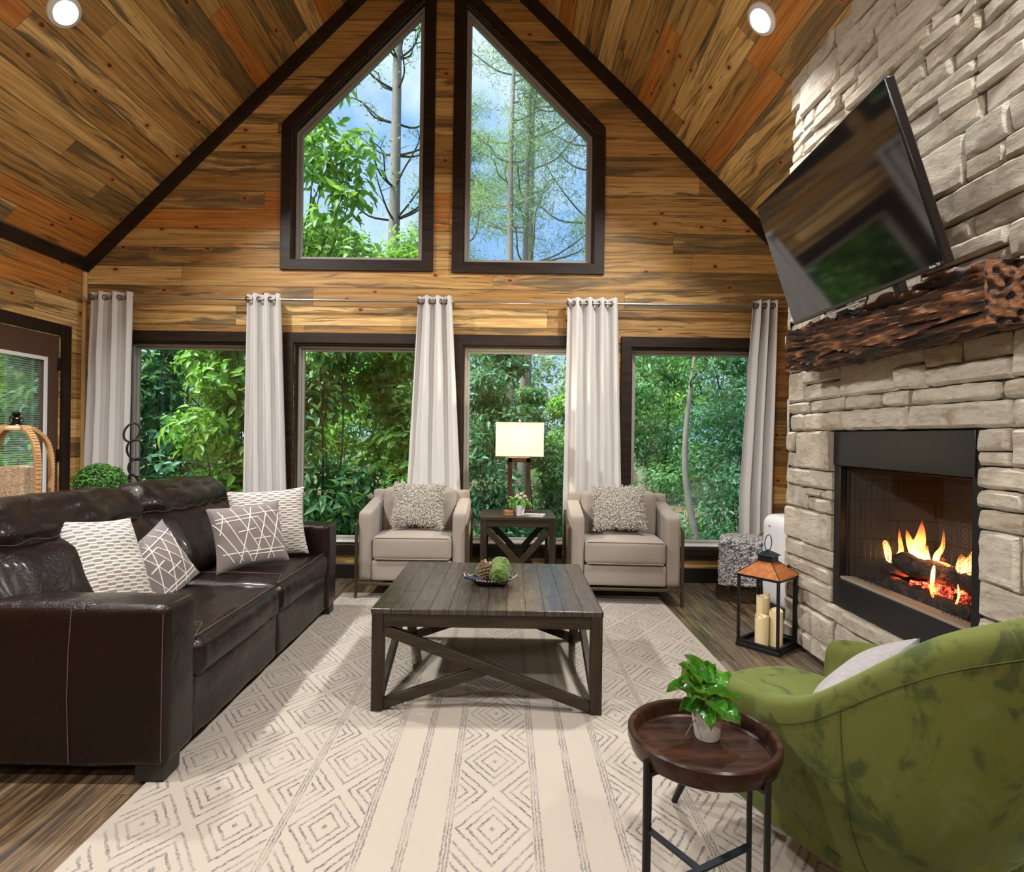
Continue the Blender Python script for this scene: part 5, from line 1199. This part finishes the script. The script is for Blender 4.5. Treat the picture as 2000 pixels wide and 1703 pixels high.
for (az, el, L, Wd, h, ro) in [(170, 20, .068, .05, .125, .2), (200, 55, .065, .042, .13, -.3), (120, 75, .07, .05, .145, .3), (100, 48, .06, .04, .15, 0), (60, 60, .055, .035, .15, .4), (20, 35, .07, .036, .135, .3), (-10, 20, .062, .04, .12, -.2), (-35, -5, .066, .055, .095, .3), (-70, 10, .055, .045, .11, -.2), (-100, -5, .06, .03, .095, .2), (-130, 30, .06, .034, .12, 0), (155, 65, .06, .028, .15, .5), (85, 25, .055, .04, .11, 0), (30, 70, .045, .028, .155, .3), (-160, 5, .05, .03, .10, -.4), (-55, 50, .05, .036, .13, .2)]:
    a, e = math.radians(az), math.radians(el); dv = (math.cos(a) * math.cos(e), math.sin(a) * math.cos(e), math.sin(e)); h *= .84; b = Vector((math.cos(a) * .016 - .008, math.sin(a) * .016, h))
    bigleaf(m, b, dv, L * 1.05, Wd * 1.4, roll=ro); stems.tube([(b.x * .3, b.y * .3, .06), (b.x * .7, b.y * .7, h * .8), tuple(b + Vector(dv) * .012)], .0016, 6)
stems.tube([(-.01, .0, .07), (-.045, -.02, .04), (-.062, -.028, .018)], .0014, 5)
m.build('leaves', leaf_mat('glossy_rubber_leaf', [(.018, .10, .010), (.035, .17, .015), (.08, .28, .03)], .22, .25), pp, weld=False)
pp.scale = (.93, .93, .93)
stems.build('stems', flat('brown_green_stem', (.12, .10, .03), .6), pp, weld=False)

# ------------------------------------------------------------------ things behind the sofa, on a console
cs = empty('console_table', (-2.52, 3.15, 0), label='low console behind the leather sofa carrying the lantern and topiary', cat='console table')
MB().bb(-.22, .22, -1.15, 1.25, .66, .69).build('console_top', M['tabley'], cs, bevel=.003)
for x in (-.2, .2):
    for y in (-1.12, 1.22): MB().bb(x - .025, x + .025, y - .025, y + .025, 0, .66).build('leg', M['tablez'], cs, bevel=.002)
CZ = .69
wl = empty('wooden_cage_lantern', (-2.50, 2.97, CZ), 0, 'pale wooden cage lantern with notched ribs and black metal finial', 'lantern')
pw = dark_wood('pale_lantern_wood', (.36, .20, .09), (.55, .34, .17), 2, .6, .8, .2)
MB().lathe([(0, 0), (.18, 0), (.185, .008), (.18, .02), (0, .02)], n=40).build('base', pw, wl)
for k in range(4):
    a = math.radians(k * 90 - 20); R = Matrix.Rotation(a, 3, 'Z')
    pr = crom([(.166, 0, .02), (.168, 0, .15), (.168, 0, .33), (.155, 0, .42), (.125, 0, .475), (.075, 0, .512), (.045, 0, .52)], 8); m = MB()
    for i in range(len(pr) - 1):
        q0, q1 = R @ pr[i], R @ pr[i + 1]; up_ = R @ Vector((0, 1, 0)); m.bar(q0, q1 + (q1 - q0) * .1, .028, .016, up=tuple(up_))
    o = m.build('rib', pw, wl, weld=False, smooth=False); m = MB(); acc = 0; last = pr[0]
    for i in range(1, len(pr)):
        seg_ = (pr[i] - last).length; acc += seg_; last = pr[i]
        if acc > .0105:
            acc = 0; d = (pr[i] - pr[i - 1]).normalized(); nn = Vector((d.z, 0, -d.x)); c = R @ (pr[i] + nn * .009)
            m.soft(c, (.010, .024, .007), .003, n=2, rot=R @ Matrix.Rotation(math.atan2(d.x, d.z), 3, 'Y'))
    m.build('notches', pw, o, weld=False)
MB().lathe([(0, .508), (.062, .508), (.06, .518), (.045, .53), (0, .531)], n=32).build('top_disc', pw, wl)
m = MB().lathe([(.036, .53), (.03, .537), (.018, .542), (.017, .56), (.026, .566), (.02, .572), (.01, .576), (.017, .583), (.019, .592), (.012, .602), (0, .604)], n=24)
m.tube([(.036 * math.cos(q), .0, .562 + .026 * math.sin(q)) for q in [2 * PI * i / 28 for i in range(28)]], .002, 6, closed=True); m.build('finial', flat('black_cast_finial', (.012, .011, .011), .3, .7), wl)
def bark():
    t = NT('birch_bark'); x, y, z = t.xyz(t.obj()); a = t.math('ARCTAN2', y, x); v = t.vec(t.math('MULTIPLY', a, 3.2), t.math('MULTIPLY', z, 46), 0); n = t.noise(v, 2.6, 5, .7, 1.2)
    t.p(col=t.ramp(n, [(.36, (.10, .055, .03)), (.46, (.42, .29, .17)), (.62, (.62, .49, .34))]), rough=.8, norm=t.bump(n, .6, .006)); return t.m
bc = empty('bark_pillar_candle', (-2.50, 2.97, CZ + .021), label='thick birch bark pillar candle inside the wooden cage lantern', cat='candle')
MB().lathe([(0, 0), (.082, 0), (.083, .298), (.078, .302), (0, .296)], n=40).build('bark', bark(), bc)
tp = empty('topiary_ball', (-2.60, 3.74, CZ), label='round clipped boxwood topiary ball behind the leather sofa', cat='topiary')
MB().lathe([(0, 0), (.06, 0), (.08, .05), (.075, .05), (0, .045)], n=24).build('pot', flat('grey_planter', (.2, .19, .18), .7), tp)
box = leaf_mat('boxwood_leaf', [(.015, .075, .010), (.04, .17, .018), (.12, .32, .05)], .4, .2)
rleaves('foliage', box, tp, [(0, 0, .17)], (.145, .145, .125), 4200, .030, 3, .15, shell=.74)
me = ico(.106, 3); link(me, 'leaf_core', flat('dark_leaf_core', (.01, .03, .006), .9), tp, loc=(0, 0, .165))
tp2 = empty('small_plant', (-2.42, 4.32, CZ), label='small bright green plant just showing over the far sofa back', cat='plant')
MB().lathe([(0, 0), (.035, 0), (.045, .06), (.04, .06), (0, .055)], n=20).build('pot', wc, tp2); rleaves('leaves', M['leaf_pot'], tp2, [(0, 0, .13)], (.07, .07, .06), 160, .04, 9)
rs_ = empty('ring_sculpture', (-2.50, 3.93, CZ), .35, 'black metal sculpture of stacked irregular rings beside the topiary', 'sculpture')
MB().bb(-.05, .05, -.03, .03, 0, .012).build('base', bk_, rs_, bevel=.002)
z = .012
for (rw, rh, cx, tl) in [(.042, .055, .0, .1), (.03, .055, -.012, .35), (.05, .06, .012, -.2), (.052, .068, .004, .2), (.05, .062, -.022, -.6)]:
    c = z + rh * .93; m = MB(); m.tube([(cx + rw * math.cos(q) * math.cos(tl) + rh * math.sin(q) * math.sin(tl) * -.5, .012 * math.cos(q + tl), c + rh * math.sin(q) + rw * .3 * math.sin(tl) * math.cos(q)) for q in [2 * PI * i / 40 for i in range(40)]], .0075, 8, closed=True)
    m.build('ring', bk_, rs_); z = c + rh * .88

# ------------------------------------------------------------------ outdoors: ground, shrubs and trees
def ground_mat():
    t = NT('leaf_litter_ground'); v = t.obj(); n = t.noise(v, 5, 6, .7); n2 = t.noise(v, .8, 3, .5)
    t.p(col=t.mix(t.smooth(n2, .45, .6), t.ramp(n, [(.3, (.05, .035, .02)), (.55, (.16, .11, .06)), (.7, (.30, .23, .14))]), t.ramp(n, [(.3, (.02, .05, .012)), (.7, (.10, .17, .04))])), rough=.95, norm=t.bump(n, .8, .05)); return t.m
m = MB(); m.grid(lambda u, v: (-26 + 46 * u, D + .17 + 34 * v, -.35 + .25 * noise.noise(Vector((u * 14, v * 10, 3))) * min(1, v * 8) + 1.2 * v), 40, 30)
struct(m.build('ground', ground_mat(), weld=False))
m = MB().bb(-26, XL - .16, -6, D + .17, -.4, -.3); struct(m.build('ground.001', bpy.data.materials['leaf_litter_ground'], smooth=False))
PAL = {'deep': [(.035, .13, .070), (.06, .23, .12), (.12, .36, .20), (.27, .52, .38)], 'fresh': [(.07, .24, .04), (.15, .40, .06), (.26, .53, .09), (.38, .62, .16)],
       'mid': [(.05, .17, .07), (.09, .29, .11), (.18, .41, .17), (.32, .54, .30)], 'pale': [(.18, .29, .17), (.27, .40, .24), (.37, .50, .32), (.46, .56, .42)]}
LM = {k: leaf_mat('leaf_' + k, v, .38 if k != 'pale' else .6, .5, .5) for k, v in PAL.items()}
brk = flat('grey_brown_bark', (.24, .21, .18), .9, bump=.8, bsc=30, var=.35); brk2 = flat('dark_twig', (.05, .04, .03), .9)
def stemset(m, r, base, tops, rad):
    for tpt in tops:
        b = Vector(base) + Vector((r.uniform(-.08, .08), r.uniform(-.08, .08), 0)); t_ = Vector(tpt); mid = b.lerp(t_, .5) + Vector((r.uniform(-.12, .12), r.uniform(-.1, .1), 0))
        P = crom([b, mid, t_], 6); m.tube(P, [rad * (1 - .75 * i / (len(P) - 1)) for i in range(len(P))], 6)
def shrub(x, y, hgt, wd, size, n, pal, label, seed, z0=-.35, group='shrubs outside the windows', flat_=.42, wr=.42):
    r = random.Random(seed); t = empty('leafy_shrub', (x, y, z0), 0, label, 'shrub', group); cs_ = []; sc_ = []; k = max(5, int(hgt * 4))
    for i in range(k):
        f = (i + .5) / k; cs_.append((r.uniform(-wd, wd) * .5, r.uniform(-.3, .3) * wd, .2 + f * (hgt - .2))); q = wd * (.62 - .22 * f) * r.uniform(.8, 1.2); sc_.append((q, q * .8, q * .62))
    rleaves('foliage', LM[pal], t, cs_, sc_, n, size, seed, flat_, wr=wr); m = MB(); stemset(m, r, (0, 0, 0), cs_[1::2], .008 + .003 * hgt); m.build('stems', brk2, t, weld=False); return t
sp = [  # x, y, height, half-width, leaf, count, palette, label
    (-4.75, 6.2, 3.0, .85, .15, 1500, 'deep', 'large-leaved dark shrub furthest left beyond the leftmost window'),
    (-3.75, 6.5, 3.1, .8, .15, 2100, 'deep', 'large-leaved shrub directly behind the leftmost lower window'),
    (-2.9, 6.1, 2.95, .7, .14, 2000, 'fresh', 'broad-leaved shrub behind the right half of the leftmost window'),
    (-2.0, 6.3, 3.05, .75, .14, 2300, 'mid', 'dense green shrub behind the second lower window from the left'),
    (-1.25, 6.6, 3.0, .7, .13, 2300, 'fresh', 'green shrub behind the curtain next to the sofa-side armchair'),
    (-.25, 6.9, 2.75, .62, .085, 3600, 'deep', 'small-leaved shrub at the left of the window behind the lamp'),
    (.42, 7.6, 2.2, .6, .08, 3000, 'mid', 'low shrub behind the lamp shade outside the third window'),
    (1.15, 8.3, 2.1, .7, .08, 3200, 'fresh', 'light green shrub behind the wide curtain and lamp window'),
    (1.85, 7.8, 2.75, .85, .075, 4600, 'mid', 'small-leaved shrub filling the left half of the rightmost window'),
    (2.9, 7.2, 2.9, .85, .075, 4600, 'deep', 'bushy shrub filling the right half of the rightmost window'),
    (-6.2, 7.0, 2.6, 1.0, .13, 1600, 'fresh', 'bright leafy shrub seen through the blinds of the door'),
    (-6.4, 4.6, 2.9, 1.0, .13, 1500, 'mid', 'leafy shrub outside the door, nearer the house corner')]
for i, a in enumerate(sp): shrub(*a[:5], int(a[5] * 1.7), *a[6:], seed=100 + i)
def tree(x, y, hgt, rad, label, seed, crown, size, n, pal, branches=14, bl=2.0, b0=.3, z0=-.3, wr=.4, bend=.1, name='woodland_tree', group='trees beyond the windows', flat_=.5):
    r = random.Random(seed); t = empty(name, (x, y, z0), 0, label, 'tree', group)
    P = crom([(0, 0, 0), (r.uniform(-bend, bend), 0, hgt * .35), (r.uniform(-bend, bend), 0, hgt * .7), (0, 0, hgt)], 8); N = len(P)
    MB().tube(P, [rad * (1 - .8 * (i / (N - 1)) ** 1.3) for i in range(N)], 12).build('trunk', brk, t, weld=False)
    m = MB(); tips = []
    for k in range(branches):
        f = b0 + (1 - b0) * (k + r.random()) / branches; p = Vector(P[min(N - 1, int(f * (N - 1)))]); a = r.uniform(0, 2 * PI); L = bl * (1.15 - f) * r.uniform(.6, 1.2)
        d = Vector((math.cos(a), math.sin(a) * .7, r.uniform(.1, .75))); q = [p, p + d * L * .4 + Vector((0, 0, -.05 * L)), p + d * L * .75 + Vector((r.uniform(-.2, .2), 0, .1 * L)), p + d * L + Vector((0, 0, .12 * L))]
        Q = crom(q, 4); m.tube(Q, [rad * .15 * (1 - .85 * i / (len(Q) - 1)) + .004 for i in range(len(Q))], 5, caps=False); tips += [tuple(c) for c in Q[4::2]]
        for s_ in range(3):
            b = Q[5 + s_ * 2]; e = b + Vector((r.uniform(-1, 1), r.uniform(-1, 1), r.uniform(-.1, .8))) * L * .3; m.tube([b, b.lerp(e, .5) + Vector((0, 0, .03)), e], [.008, .006, .002], 4, caps=False); tips.append(tuple(e))
    m.build('branches', brk2 if pal != 'pale' else brk, t, weld=False)
    if n: rleaves('foliage', LM[pal], t, tips, crown, n, size, seed, flat_, wr=wr)
    return t
# tall thin pine-like trees behind the gable windows
tree(-2.38, 12.0, 15, .15, 'tall thin sparsely leaved tree in the left gable window', 5, (.22, .22, .16), .075, 2600, 'mid', 60, 2.0, .28)
tree(.35, 11.5, 14, .12, 'tall trunk with hazy pale foliage in the right gable window', 6, (.45, .4, .24), .13, 42000, 'pale', 62, 2.7, .26, wr=.09, flat_=.2)
tree(.10, 10.2, 9, .085, 'slim grey trunk above the lamp shade in the third window', 7, (.3, .3, .25), .1, 3500, 'pale', 18, 1.2, .55, wr=.12)
tree(-1.2, 14.5, 10, .12, 'pale feathery tree low in the left gable window', 8, (.5, .5, .35), .14, 15000, 'pale', 36, 2.1, .3, wr=.14)
tree(1.9, 13.0, 13, .14, 'hazy pale tree at the right edge of the right gable window', 9, (.5, .4, .3), .14, 26000, 'pale', 48, 2.5, .28, wr=.10)
tree(2.6, 11.0, 5.2, .10, 'tree with fresh leaves behind the rightmost window', 10, (.5, .4, .35), .09, 15000, 'fresh', 26, 1.5, .2)
tree(-4.9, 10.5, 6.2, .12, 'leafy tree left beyond the leftmost window', 11, (.6, .5, .4), .12, 14000, 'mid', 26, 1.8, .2)
tree(-3.4, 10.0, 5.0, .12, 'leafy tree behind the shrubs of the second window', 12, (.6, .5, .4), .12, 15000, 'fresh', 26, 1.6, .2)
tree(4.6, 11.5, 7, .14, 'leafy tree far right beyond the rightmost window', 13, (.6, .5, .4), .1, 14000, 'mid', 28, 1.9, .2)
tree(-1.7, 9.6, 4.6, .09, 'small leafy tree behind the left armchair window', 14, (.5, .5, .4), .11, 13000, 'fresh', 22, 1.3, .2)
# broad-leaved tree close to the left gable window
t = empty('broadleaf_tree', (-2.75, 6.7, -.35), 0, 'yellow-green broad-leaved tree reaching into the left gable window', 'tree')
MB().tube(crom([(0, 0, 0), (.05, 0, 2.2), (.2, 0, 3.8), (.35, 0, 5.2)], 6), [.07 * (1 - .03 * i) for i in range(19)], 10).build('trunk', brk, t, weld=False)
cc = [(.55, -.1, 5.1), (.75, -.1, 4.75), (.95, 0, 4.3), (.7, 0, 3.95), (.65, -.1, 5.6), (1.05, -.1, 4.75), (.9, 0, 3.62), (1.3, 0, 3.5), (1.75, 0, 3.52), (.6, 0, 4.5), (2.1, .1, 3.45), (.3, 0, 4.8), (.4, 0, 3.7)]
rleaves('foliage', LM['fresh'], t, cc, [(.30, .3, .26)] * 6 + [(.34, .3, .14)] * 3 + [(.28, .3, .25), (.3, .3, .12), (.3, .3, .3), (.3, .3, .3)], 1350, .15, 77, .45)
m = MB(); stemset(m, random.Random(5), (.1, 0, 2.6), cc, .016); m.build('branches', brk2, t, weld=False)
# distant wood line
for i, (x, y, h) in enumerate([(-9, 17, 6), (-6, 18, 5.8), (-3.2, 19, 5.6), (-.5, 18.5, 4.8), (2.0, 19, 4.2), (4.8, 18, 5.6), (7.6, 18, 6), (-12, 15, 6)]):
    where = ['far left edge', 'left', 'left of centre', 'centre', 'centre right', 'right', 'far right', 'outermost left'][i]
    shrub(x, y, h, 2.0, .2, 5000, 'mid' if i % 2 else 'pale', 'distant pale green tree crown at the %s of the wood line' % where, 300 + i, -.2, 'distant trees')
tree(.42, 10.6, 9, .075, 'second slim grey trunk in the top of the third window', 31, (.3, .3, .25), .1, 1500, 'pale', 12, 1.2, .6, wr=.12)
tree(2.35, 6.9, 3.2, .045, 'thin leaning pale trunk low in the rightmost window', 32, (.3, .3, .2), .07, 700, 'mid', 8, .8, .6, bend=.25)
